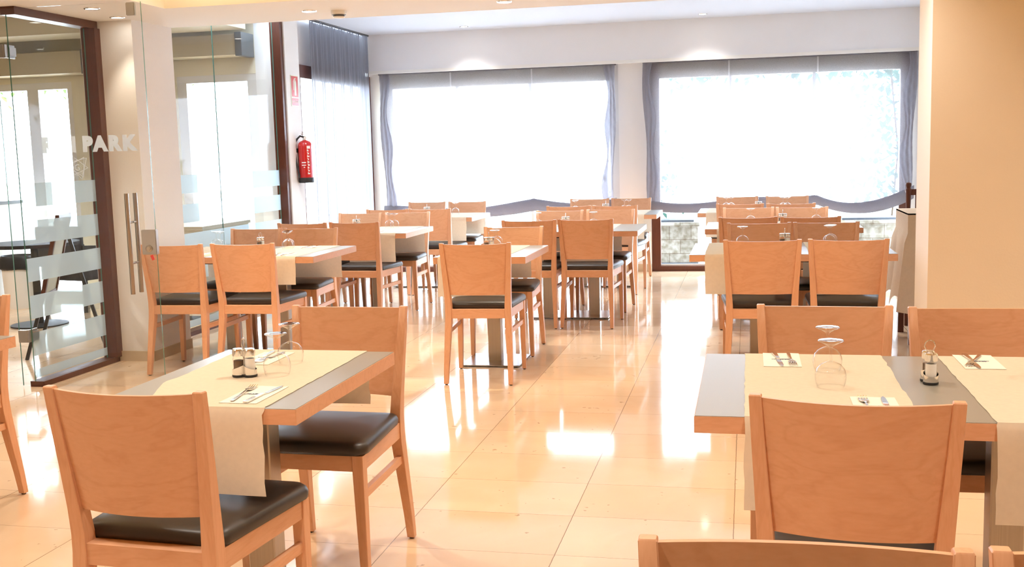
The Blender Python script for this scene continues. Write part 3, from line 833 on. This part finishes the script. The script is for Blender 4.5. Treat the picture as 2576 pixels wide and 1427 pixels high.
def make_knife():
    bm = bmesh.new(); rows = []
    for y, a, b, z in ((0, -.006, .006, .004), (.01, -.0075, .0075, .0045), (.05, -.006, .006, .0045), (.10, -.0042, .0042, .004), (.108, -.004, .005, .003), (.115, -.004, .009, .0015), (.16, -.004, .010, .0012), (.195, -.002, .009, .0012), (.212, .003, .006, .0010)):
        rows.append([bm.verts.new(v) for v in ((a, y, 0.0003), (b, y, 0.0003), (b, y, z), (a, y, z))])
    for p, q in zip(rows, rows[1:]):
        for i in range(4): bm.faces.new((p[i], p[(i + 1) % 4], q[(i + 1) % 4], q[i]))
    bm.faces.new(rows[0]); bm.faces.new(rows[-1])
    return link('knife', bm, M_chrome, smooth=True)
def make_napkin():
    n = empty('paper_napkin')
    bm = bmesh.new(); box(bm, -.055, .055, -.105, .105, 0, .0012); bmesh.ops.subdivide_edges(bm, edges=bm.edges[:], cuts=3, use_grid_fill=True)
    for v in bm.verts:
        if v.co.z > .001: v.co.z += .0006 * math.sin(v.co.x * 60) * math.cos(v.co.y * 30)
    link('folded_sheet', bm, M_napkin, n)
    bm = bmesh.new()
    pts = [(-.022 + k * .0025, .004 * math.sin(k * 1.9) + .002 * math.sin(k * .7), .0024) for k in range(18)]
    tube(bm, pts, .0007, 5); tube(bm, [(-.03, -.006, .0024), (0, -.004, .0024), (.03, -.002, .0024)], .0006, 5); link('printed_mark', bm, M_ink, n)
    return n
fork0, knife0, nap0 = make_fork(), make_knife(), make_napkin(); nap_t = tree_of(nap0); su = [False]
def setting(x, y, r, where, fr=0.0, kr=0.0, swap=1):
    first = not su[0]; su[0] = True; c, s = math.cos(r), math.sin(r)
    L = lambda lx, ly: (x + lx * c - ly * s, y + lx * s + ly * c)
    n = nap0 if first else dup(nap0, nap_t, (0, 0, 0), 0)
    n.location = (x, y, TZ); n.rotation_euler = (0, 0, r); tag(n, 'folded white napkin under cutlery, %s' % where, 'napkin', 'folded paper napkins')
    f = fork0 if first else fork0.copy(); k = knife0 if first else knife0.copy()
    if not first: C.objects.link(f); C.objects.link(k)
    p = L(-.022 * swap, -.095); f.location = (*p, TZ + .0022); f.rotation_euler = (0, 0, r + fr); tag(f, 'steel fork on the napkin, %s' % where, 'fork', 'steel forks')
    p = L(.022 * swap, -.105); k.location = (*p, TZ + .0022); k.rotation_euler = (0, 0, r + kr); tag(k, 'steel knife on the napkin, %s' % where, 'knife', 'steel knives')
setting(-1.341, 2.722, .0, 'at the near end of the lower left table', .12, -.05)
setting(-1.545, 3.235, PI, 'at the far end of the lower left table', -.1, .1)
setting(.315, 2.745, 0, 'near the chair back on the right foreground table', .02, .0)
setting(.104, 3.335, PI, 'at the far left of the large right foreground table', .05, .12)
setting(.668, 3.345, PI, 'at the far side of the right foreground table, right runner', -.35, .05)
setting(-3.07, 6.80, 0, 'near side, right runner, nearest left row table', .3, 0)
setting(-3.12, 7.36, PI, 'far side, right runner, nearest left row table', .2, 0)
setting(-3.72, 6.82, 0, 'near side, left runner, nearest left row table', .2, 0)
setting(-3.10, 8.78, 0, 'near side, right runner, middle left row table', .3, 0)

# ================================================================== FIRE EXTINGUISHER AND SIGN
E = empty('fire_extinguisher', (-4.262, 10.05, 1.155))
bm = bmesh.new(); lathe(bm, [(.070, .045), (.070, .36), (.066, .385), (.050, .405), (.028, .415), (.020, .42), (0, .42)], 32); cyl_ = link('cylinder', bm, M_red, E, smooth=True)
bm = bmesh.new(); lathe(bm, [(0, 0), (.068, 0), (.073, .006), (.073, .048), (.070, .052), (0, .052)], 32); link('foot_ring', bm, M_rubber, E, smooth=True)
bm = bmesh.new(); lathe(bm, [(0, .415), (.019, .415), (.019, .455), (.012, .460), (0, .46)], 16)
link('valve', bm, M_chrome, E, smooth=True)
bm = bmesh.new(); box(bm, -.012, .012, -.060, .030, .462, .470); box(bm, -.010, .010, -.050, .020, .480, .488)
for v in bm.verts:
    if v.co.y < -.04: v.co.z += .012
link('lever', bm, M_chrome, E)
bm = bmesh.new(); lathe(bm, [(0, 0), (.015, 0), (.015, .006), (0, .006)], 16); gg = link('pressure_gauge', bm, M_wht, E); gg.rotation_euler = (PI / 2, 0, 0.4); gg.location = (.012, -.018, .44)
bm = bmesh.new(); tube(bm, [(0, -.018, .448), (-.035, -.03, .46), (-.066, -.035, .43), (-.080, -.045, .37), (-.083, -.050, .30), (-.076, -.060, .22), (-.058, -.070, .14), (-.045, -.073, .09), (-.042, -.074, .055)], .0095, 12)
link('hose', bm, M_rubber, E, smooth=True)
bm = bmesh.new()
def wrap(a0, a1, z0, z1, n=6):
    for k in range(n):
        b0 = a0 + (a1 - a0) * k / n; b1 = a0 + (a1 - a0) * (k + 1) / n
        bm.faces.new([bm.verts.new((.0708 * math.cos(a), .0708 * math.sin(a), z)) for a, z in ((b0, z0), (b1, z0), (b1, z1), (b0, z1))])
wrap(-1.75, -1.15, .195, .205); wrap(-1.75, -1.15, .170, .178); wrap(-1.5, -1.3, .150, .158)
for k in range(9):
    z = .085 + k * .028; wrap(-.95 + .06 * (k % 2), -.62 - .05 * (k % 3), z, z + .012); wrap(-.95, -.80, z + .015, z + .020)
wrap(-.95, -.45, .335, .362)
link('printed_label', bm, M_wht, E)
bm = bmesh.new(); box(bm, -.073, -.066, -.02, .02, .10, .33); box(bm, -.073, -.066, -.05, .05, .30, .34); link('wall_bracket', bm, M_rubber, E)
tag(E, 'red fire extinguisher with black hose hung on the white pillar', 'fire extinguisher')
S = empty('fire_extinguisher_sign', (-4.334, 10.03, 1.905)); S.scale = (1, 1.2, 1)
bbox('panel', 0, .003, -.075, .075, 0, .30, M_lume, S)
bbox('red_panel', .003, .004, -.066, .066, .092, .292, M_redsign, S); bbox('red_panel', .003, .004, -.066, .066, .008, .080, M_redsign, S)
bm = bmesh.new()
def plate_poly(pts, x=.0046): bm.faces.new([bm.verts.new((x, y, z)) for y, z in pts])
plate_poly([(-.010, .105), (.026, .105), (.026, .235), (.018, .250), (-.002, .250), (-.010, .235)]); plate_poly([(0, .250), (.014, .250), (.014, .262), (0, .262)]); plate_poly([(-.008, .262), (.022, .268), (.022, .275), (-.012, .268)])
plate_poly([(-.030, .155), (-.022, .155), (-.022, .235), (-.008, .258), (-.014, .264), (-.030, .240)])
link('pictogram', bm, M_lume, S)
text('sign_lettering', 'EXTINTOR', .027, (.0046, 0, .036), (PI / 2, 0, PI / 2), M_lume, S, .0002, 'CENTER')
tag(S, 'red and pale green fire extinguisher sign high on the white pillar', 'sign')

# ================================================================== BLINDS AND CURTAIN
def blind(name, x0, x1, tapes, ztop, swag, label, seed):
    B = empty(name, (x0, 12.27, 0)); r = random.Random(seed); Wd = x1 - x0; eb = 0.105
    def bot(x):
        xs = [0] + [tp - x0 for tp in tapes] + [Wd]
        for a, b, (za, zb, sg) in zip(xs, xs[1:], swag):
            if x <= b + 1e-6:
                u = (x - a) / (b - a); return za + (zb - za) * u - sg * 4 * u * (1 - u)
        return swag[-1][1]
    def side(v, s): return s * (0.050 * v ** 1.2 + 0.012 * math.sin(v * 9 + seed))   # edges pull inward lower down
    bm = bmesh.new(); nx, nz = 60, 26
    def fn(u, v):
        x = eb * .6 + (Wd - 1.2 * eb) * u; z = ztop + (bot(x) + .06 - ztop) * v
        xx = x + (side(v, 1) * (1 - u) + side(v, -1) * u)
        yy = 0.012 * math.sin(x * 9 + seed) * v * v + .004 * math.sin(z * 21 + x * 5)
        return (xx, yy, z)
    grid(bm, nx, nz, fn); link('fabric_panel', bm, M_sheer, B, smooth='all')
    for s in (0, 1):
        bm = bmesh.new()
        def fs(u, v):
            z = ztop + (bot(0.05 if not s else Wd - .05) + .02 - ztop) * v
            w = eb * (1.0 + .25 * math.sin(v * 14 + seed + s)) ; x = w * u
            yy = -.012 - .014 * abs(math.sin(u * PI * 2.5 + v * 3)) - .008 * math.sin(v * 46 + u * 5) ** 2
            xx = x + side(v, 1) if not s else Wd - x + side(v, -1)
            return (xx, yy, z)
        grid(bm, 10, 60, fs); link('gathered_edge', bm, M_fold, B, smooth='all')
    for tp in tapes:
        x = tp - x0; bm = bmesh.new(); grid(bm, 1, 12, lambda u, v: (x - .009 + .018 * u, -.006, ztop + (bot(x) + .04 - ztop) * v)); link('seam_tape', bm, M_tape, B)
    bm = bmesh.new()   # folded hem hanging in swags
    def fh(u, v):
        x = 0.012 + (Wd - .024) * u; z0 = bot(x); hh = .125 + .02 * math.sin(x * 4 + seed)
        a = v * 2 * PI
        z = z0 + hh / 2 + hh / 2 * math.cos(a) + .006 * math.sin(u * 90 + v * 9) * math.sin(a); y = -.018 + .024 * math.sin(a) - .006 * math.sin(x * 31 + v * 6)
        return (x, y, z)
    grid(bm, 90, 12, fh); bmesh.ops.remove_doubles(bm, verts=bm.verts[:], dist=1e-5); link('folded_hem', bm, M_hem, B, smooth='all')
    bm = bmesh.new(); box(bm, 0, Wd, -.02, .02, ztop - .006, ztop + .022); link('head_rail', bm, M_hem, B)
    return tag(B, label, 'blind', 'grey sheer window blinds')


blind('window_blind', -4.235, -1.435, (-3.36, -2.40), 2.345, ((.665, .66, .005), (.66, .72, .03), (.72, .74, .04)), 'sheer grey gathered blind over the left far window', 1)
blind('window_blind', -1.135, 1.765, (-.19, .75), 2.345, ((.70, .68, .02), (.68, .74, .01), (.74, .80, .13)), 'sheer grey gathered blind over the right far window, with the deep swag', 3)

bm = bmesh.new()
def cf(u, v):
    y = 10.42 + 1.765 * u; z = 2.785 - 2.765 * v
    return (-4.325 + .012 * math.sin(y * 70) + .009 * math.sin(y * 23 + v * 1.5) + .008 * v * math.sin(y * 9), y, z)
grid(bm, 260, 6, cf); cur = link('curtain', bm, M_string, smooth='all')
tag(cur, 'full height sheer grey curtain with fine pleats over the side window', 'curtain')
tag(bbox('curtain_rail', -4.340, -4.310, 10.18, 12.19, 2.785, 2.799, M_grey), 'thin dark rail above the sheer grey curtain', 'curtain rail')

# ================================================================== CEILING FITTINGS
def downlight(x, y, z, label, power, col=(1, .86, .66), size=1.1):
    t = empty('ceiling_downlight', (x, y, z))
    bm = bmesh.new(); lathe(bm, [(.040, -.001), (.041, -.005), (.048, -.005), (.050, 0)], 28); link('trim_ring', bm, M_chrome, t, smooth=True)
    bm = bmesh.new(); lathe(bm, [(.040, -.002), (.020, -.003), (0, -.003)], 28); link('lamp_lens', bm, M_lamp, t)
    l = D.lights.new('downlight_beam', 'SPOT'); l.energy = power; l.color = col; l.spot_size = size; l.spot_blend = .6; l.shadow_soft_size = .03
    o = D.objects.new('downlight_beam', l); C.objects.link(o); o.parent = t; o.location = (0, 0, -.02)
    return tag(t, label, 'ceiling light', 'recessed ceiling downlights')
downlight(-4.02, 6.22, 2.37, 'glowing recessed downlight over the glass door', 10)
downlight(-4.12, 6.66, 2.37, 'glowing recessed downlight in front of the white pillar', 9)
downlight(-2.84, 6.88, 2.37, 'glowing recessed downlight beside the smoke detector', 60)
downlight(-1.53, 6.96, 2.37, 'recessed downlight cut by the top edge near centre', 60)
downlight(-3.07, 11.84, 2.80, 'small recessed downlight above the left far window', 9, (1, .95, .88), 1.9)
downlight(-.457, 11.84, 2.80, 'small recessed downlight above the right far window', 9, (1, .95, .88), 1.9)
sd = empty('smoke_detector', (-2.66, 6.95, 2.37))
bm = bmesh.new(); lathe(bm, [(0, 0), (.052, 0), (.052, -.018), (.049, -.026)], 32); link('housing', bm, M_wht, sd, smooth=True)
bm = bmesh.new(); lathe(bm, [(.049, -.026), (.040, -.029), (.038, -.040)], 32); link('grille', bm, M_grey, sd, smooth=True)
bm = bmesh.new(); lathe(bm, [(.042, -.039), (.036, -.046), (.020, -.050), (0, -.051)], 32); link('sensor_cap', bm, M_wht, sd, smooth=True)
tag(sd, 'round cream smoke detector on the ceiling soffit', 'smoke detector')

# warm lamps of the front room: cove tubes inside the tray and downlights over the foreground tables, last spot in the list added to brighten the pillar
for n_, (a, b) in enumerate((((-3.50, 6.28, 2.56), (4.3, 6.28, 2.56)), ((-3.50, 6.20, 2.56), (-3.50, -3.5, 2.56)))):
    a, b = Vector(a), Vector(b); bm = bmesh.new(); tube(bm, [a, b], .012, 8)
    o = link('cove_tube', bm, M_strip); o['kind'] = 'structure'
FRONT = [(-2.6, 1.9), (-1.0, 1.2), (-2.4, 4.2), (-.6, 3.6), (.9, 1.6), (2.2, 3.0), (.3, 5.2), (2.6, 4.6), (-3.25, 5.3)]
for i, (x, y) in enumerate(FRONT):
    l = D.lights.new('tray_spot', 'SPOT'); l.energy = 46 if i == 8 else 42; l.color = (1, .90, .78); l.spot_size = 2.3; l.spot_blend = .8; l.shadow_soft_size = .05
    o = D.objects.new('tray_spot', l); C.objects.link(o); o.location = (x, y, 2.62)
# unseen fill spots added to brighten the middle tables, above the line of the soffit
for x in (-3.4, -2.0, -.6, .8):
    l = D.lights.new('middle_fill_spot', 'SPOT'); l.energy = 55; l.color = (1, .97, .93); l.spot_size = 2.4; l.spot_blend = .9; l.shadow_soft_size = .08
    o = D.objects.new('middle_fill_spot', l); C.objects.link(o); o.location = (x, 9.1, 2.78)
# three lamps in the lounge beyond the screens
for x, y in ((-6.0, 5.5), (-5.6, 8.2), (-8.0, 7.5)):
    l = D.lights.new('lounge_downlight', 'SPOT'); l.energy = 60; l.color = (1, .93, .84); l.spot_size = 2.2; l.spot_blend = .8; l.shadow_soft_size = .05
    o = D.objects.new('lounge_downlight', l); C.objects.link(o); o.location = (x, y, 2.75)


# ================================================================== RIGHT SIDE: draped service table and dark chair
SX, SY = 1.075, 7.75
bm = bmesh.new()
def drape(u, v):
    # left/front wrap: u runs around the visible left and front sides, v down
    per = [(SX + .62, SY), (SX, SY), (SX, SY + .62)]
    if u < .5: p = Vector(per[0]).lerp(Vector(per[1]), u * 2); n = Vector((0, -1))
    else: p = Vector(per[1]).lerp(Vector(per[2]), (u - .5) * 2); n = Vector((-1, 0))
    fl = .085 * v * (0.35 + .65 * abs(math.sin(u * 11))) if v > .2 else 0
    zb = .28 + .05 * math.sin(u * 23)
    p = p + n * fl
    return (p.x, p.y, .915 + (zb - .915) * v)
grid(bm, 40, 10, drape)
box(bm, SX, SX + .62, SY, SY + .62, .905, .915)
tag(link('tablecloth', bm, M_kraft, smooth=True), 'tan paper cloth hanging from a tall side table behind the warm-lit wall', 'tablecloth')
st = empty('service_table', (SX + .31, SY + .31, 0))
bbox('tabletop', -.30, .30, -.30, .30, .87, .90, M_mahog, st)
for sx in (-1, 1):
    for sy in (-1, 1): bbox('leg', sx * .27 - .02, sx * .27 + .02, sy * .27 - .02, sy * .27 + .02, 0, .87, M_mahog, st)
tag(st, 'tall dark side table mostly hidden under a tan paper cloth', 'table')
sc = empty('spindle_chair', (1.40, 8.62, 0))
for sx in (-1, 1):
    bm = bmesh.new(); lathe(bm, [(0, 0), (.014, 0), (.018, .2), (.022, .45), (.018, .6), (.024, .80), (.017, .9), (.020, 1.0), (.024, 1.04), (.016, 1.055), (.022, 1.075), (.020, 1.092), (0, 1.098)], 14, sx * .205)
    link('post', bm, M_mahog, sc, smooth=True)
    bm = bmesh.new(); lathe(bm, [(0, 0), (.014, 0), (.02, .3), (.018, .44), (0, .44)], 12, sx * .19, .38); link('leg', bm, M_mahog, sc, smooth=True)
bm = bmesh.new()
for k in range(6): tube(bm, [(-.15 + k * .06, 0, .47), (-.15 + k * .06, -.01, 1.02)], .007, 8)
link('spindles', bm, M_mahog, sc, smooth=True)
bbox('top_rail', -.19, .19, -.012, .012, 1.00, 1.045, M_mahog, sc); bbox('seat', -.21, .21, -.01, .40, .44, .47, M_mahog, sc, .008)
tag(sc, 'dark red wooden spindle-back chair peeking out behind the warm-lit wall', 'chair')

# ================================================================== THE LOUNGE BEYOND THE SCREENS
ac = empty('air_curtain_unit', (-5.15, 9.86, 2.40))
bbox('casing', -.45, .36, -.13, .13, 0, .20, M_beige, ac, .01); bbox('end_cap', .36, .43, -.14, .13, -.01, .215, M_grey, ac, .008); bbox('end_cap', -.52, -.45, -.14, .13, -.01, .215, M_grey, ac, .008)
tag(ac, 'long beige air unit with dark ends above the lounge window', 'air conditioner')
rb = empty('roller_shutter_box', (-7.4, 9.86, 2.30))
bbox('casing', -1.0, .95, -.13, .13, 0, .22, M_beige, rb, .01); bbox('end_cap', .95, 1.0, -.14, .13, -.01, .23, M_grey, rb)
tag(rb, 'beige box mounted above the windows at the far left', 'shutter box')

ms = empty('menu_stand', (-5.12, 7.0, 0), -1.15)
def bar(bm, a, b, w, d):
    a, b = Vector(a), Vector(b); dirv = (b - a).normalized(); sx = Vector((1, 0, 0)) if abs(dirv.x) < .9 else Vector((0, 0, 1)); sy = dirv.cross(sx).normalized(); sx = sy.cross(dirv)
    vs = [bm.verts.new(p + sx * i * w + sy * j * d) for p in (a, b) for i, j in ((-1, -1), (1, -1), (1, 1), (-1, 1))]
    for f in ((0, 1, 2, 3), (4, 5, 6, 7), (0, 1, 5, 4), (1, 2, 6, 5), (2, 3, 7, 6), (3, 0, 4, 7)): bm.faces.new([vs[i] for i in f])
bm = bmesh.new(); q = [(-.22, .06, .45), (.22, .06, .45), (.22, .20, 1.02), (-.22, .20, 1.02)]
for k in range(4): bar(bm, q[k], q[(k + 1) % 4], .02, .014)
link('display_frame', bm, M_mahog, ms)
bm = bmesh.new(); bm.faces.new([bm.verts.new((x, y + .004, z)) for x, y, z in ((-.20, .065, .47), (.20, .065, .47), (.20, .195, 1.0), (-.20, .195, 1.0))]); link('back_panel', bm, M_beige, ms)
for k in range(2):
    for j in range(2):
        bm = bmesh.new(); x = -.17 + .18 * k; z = .50 + .26 * j; yy = lambda z_: .066 + (z_ - .47) * .245 - .004
        bm.faces.new([bm.verts.new((a, yy(b), b)) for a, b in ((x, z), (x + .15, z), (x + .15, z + .22), (x, z + .22))])
        link('menu_page', bm, M_wht, ms)
for sx in (-1, 1):
    bm = bmesh.new(); bar(bm, (sx * .19, .055, .45), (sx * .22, -.08, 0), .012, .012); link('leg', bm, M_rubber, ms)
bm = bmesh.new(); bar(bm, (0, .20, .98), (0, .44, 0), .012, .012); link('leg', bm, M_rubber, ms)
tag(ms, 'dark wooden menu stand with white pages and black legs behind the frosted screen', 'menu stand')

def lounge_chair(x, y, r, label):
    t = empty('lounge_chair', (x, y, 0), r)
    bbox('seat', -.27, .27, -.25, .27, .30, .43, M_darkgrey, t, .03); b = bbox('backrest', -.27, .27, .22, .32, .43, .82, M_darkgrey, t, .03)
    for sx in (-1, 1):
        bm = bmesh.new(); bar(bm, (sx * .27, -.25, .58), (sx * .27, .26, .62), .02, .02); bar(bm, (sx * .27, -.23, .30), (sx * .27, -.23, .58), .016, .016); link('armrest', bm, M_rubber, t)
        for sy in (-1, 1):
            bm = bmesh.new(); bar(bm, (sx * .24, sy * .22, .30), (sx * .26, sy * .25, 0), .014, .014); link('leg', bm, M_rubber, t)
    return tag(t, label, 'armchair', 'dark lounge armchairs')
lounge_chair(-5.55, 9.0, 2.2, 'dark armchair in the lounge seen between frosted bands beside the pillar')
lounge_chair(-6.3, 9.3, 2.9, 'dark armchair behind the round lounge table')
bt = empty('side_board', (-4.86, 9.15, 0))
bbox('cabinet_body', -.22, .22, -.55, .35, .04, .80, M_cream, bt, .005); bbox('worktop', -.23, .23, -.57, .37, .80, .83, M_beige, bt)
bbox('plinth', -.20, .20, -.52, .32, 0, .04, M_grey, bt)
tag(bt, 'pale sideboard behind the second glass screen', 'sideboard')
for k, (dx_, dy_) in enumerate(((-.05, -.35), (.06, -.33), (.02, -.22), (.10, -.10))):
    glass(-4.86 + dx_, 9.15 + dy_, ('nearest left', 'nearest right', 'middle', 'farthest')[k] + ' upturned wine glass on the pale sideboard beyond the screen', .8305)
lt = empty('lounge_table', (-6.1, 8.3, 0))
bm = bmesh.new(); lathe(bm, [(0, .70), (.38, .70), (.38, .73), (0, .73)], 32); link('tabletop', bm, M_darkgrey, lt)
bm = bmesh.new(); lathe(bm, [(0, 0), (.24, 0), (.24, .012), (.035, .02), (.03, .70), (0, .70)], 24); link('pedestal', bm, M_rubber, lt, smooth=True)
tag(lt, 'round dark table in the lounge beyond the frosted screen', 'table')
bn = empty('waste_bin', (-7.05, 9.35, -.0))
bm = bmesh.new(); lathe(bm, [(0, 0), (.15, 0), (.17, .5), (.165, .5), (.0, .05)], 24); link('bucket', bm, M_wht, bn, smooth=True)
bm = bmesh.new(); lathe(bm, [(.16, .38), (.185, .40), (.18, .50), (.165, .52), (.150, .47), (.05, .30), (0, .28)], 24)
for v in bm.verts: v.co.x += .01 * math.sin(v.co.z * 60 + v.co.y * 40)
link('black_liner', bm, M_rubber, bn, smooth=True)
tag(bn, 'waste bin lined with a shiny black bag near the left edge', 'waste bin')
cb = empty('grey_cabinet', (-7.45, 9.5, 0))
bbox('cabinet_body', -.2, .2, -.22, .22, .03, 1.02, M_winfr, cb, .004); bbox('counter_top', -.21, .21, -.24, .24, 1.02, 1.05, M_grey, cb); bbox('plinth', -.18, .18, -.2, .2, 0, .03, M_grey, cb)
tag(cb, 'pale grey counter cabinet beyond the glass door', 'cabinet')

# ================================================================== OUTSIDE
struct(bbox('ground', -16, 12, 10.26, 30, -.14, -.05, M_paving))
for o in [o for o in D.objects if o.name == 'ground']:
    pass
def planter(x0, x1, y0, y1, label):
    p = empty('stone_planter', (x0, y0, -.05)); L = x1 - x0; Dp = y1 - y0
    bbox('stone_wall', 0, L, 0, Dp, .06, .50, M_stone, p); bbox('coping', -.02, L + .02, -.02, Dp + .02, .50, .55, M_stone, p); bbox('plinth', -.005, L + .005, -.01, Dp, 0, .06, M_soil, p)
    bbox('soil', .05, L - .05, .05, Dp - .05, .55, .575, M_soil, p)
    return tag(p, label, 'planter', 'stone planters on the terrace')
planter(-1.7, -.58, 13.2, 13.7, 'weathered stone planter seen under the left end of the right blind')
planter(1.05, 2.4, 13.2, 13.7, 'weathered stone planter beyond the window at the far right')

def leafy(name, loc, fn, n, label, cat, size=.07, seed=1, stems=(), lm=None):
    r = random.Random(seed); t = empty(name, loc); bm = bmesh.new()
    for _ in range(n):
        p = Vector(fn(r)); s = size * r.uniform(.6, 1.3)
        m_ = Matrix.Rotation(r.uniform(0, 6.3), 3, 'Z') @ Matrix.Rotation(r.uniform(-1.2, 1.2), 3, 'X')
        pts = [(0, 0, 0), (.35, .35, .03), (.2, .8, 0), (0, 1.1, -.05), (-.2, .8, 0), (-.35, .35, .03)]
        bm.faces.new([bm.verts.new(p + m_ @ (Vector(q_) * s)) for q_ in pts])
    link('foliage', bm, lm or M_leaf, t)
    if stems:
        bm = bmesh.new()
        for st_ in stems: tube(bm, st_, .012, 6)
        link('stem', bm, M_stem, t)
    return tag(t, label, cat)
leafy('hanging_vine', (-6.1, 11.2, 2.42), lambda r: (r.uniform(-1.3, 1.2), r.uniform(-.15, .2), -abs(r.gauss(0, .10)) + .15), 420, 'green leaves hanging across the top of the lounge window', 'vine', .08, 2, [[(-1.3, 0, .18), (0, .03, .2), (1.3, 0, .17)]])
leafy('hanging_vine', (-8.4, 11.2, 2.30), lambda r: (r.uniform(-1.3, 1.3), r.uniform(-.15, .2), -abs(r.gauss(0, .12)) + .15), 480, 'green leaves at the top of the windows far left', 'vine', .08, 3, [[(-1.4, 0, .18), (0, .03, .2), (1.4, 0, .17)]])
leafy('climbing_plant', (1.70, 13.6, .5), lambda r: (r.gauss(0, .26) , r.uniform(-.15, .15), r.uniform(.1, 2.0)), 520, 'pale climbing foliage outside the right end of the right window', 'climbing plant', .10, 4, [[(0, 0, 0), (.06, 0, .8), (-.05, 0, 1.9)]], M_leaf_cool)
leafy('garden_shrub', (-1.25, 13.45, .5), lambda r: (r.gauss(0, .28), r.uniform(-.15, .15), abs(r.gauss(0, .38)) + .1), 420, 'pale shrub in the planter behind the left end of the right blind', 'shrub', .08, 5, [[(0, 0, 0), (.03, 0, .5), (0, 0, .8)]], M_leaf_cool)
leafy('hanging_vine', (.9, 14.0, 2.42), lambda r: (r.uniform(-1.9, 1.5), r.uniform(-.15, .15), -abs(r.gauss(0, .14))), 420, 'leaf fringe hanging outside the top of the right window', 'vine', .10, 6, [[(-1.9, 0, .03), (0, .03, .05), (1.6, 0, .03)]], M_leaf_cool)
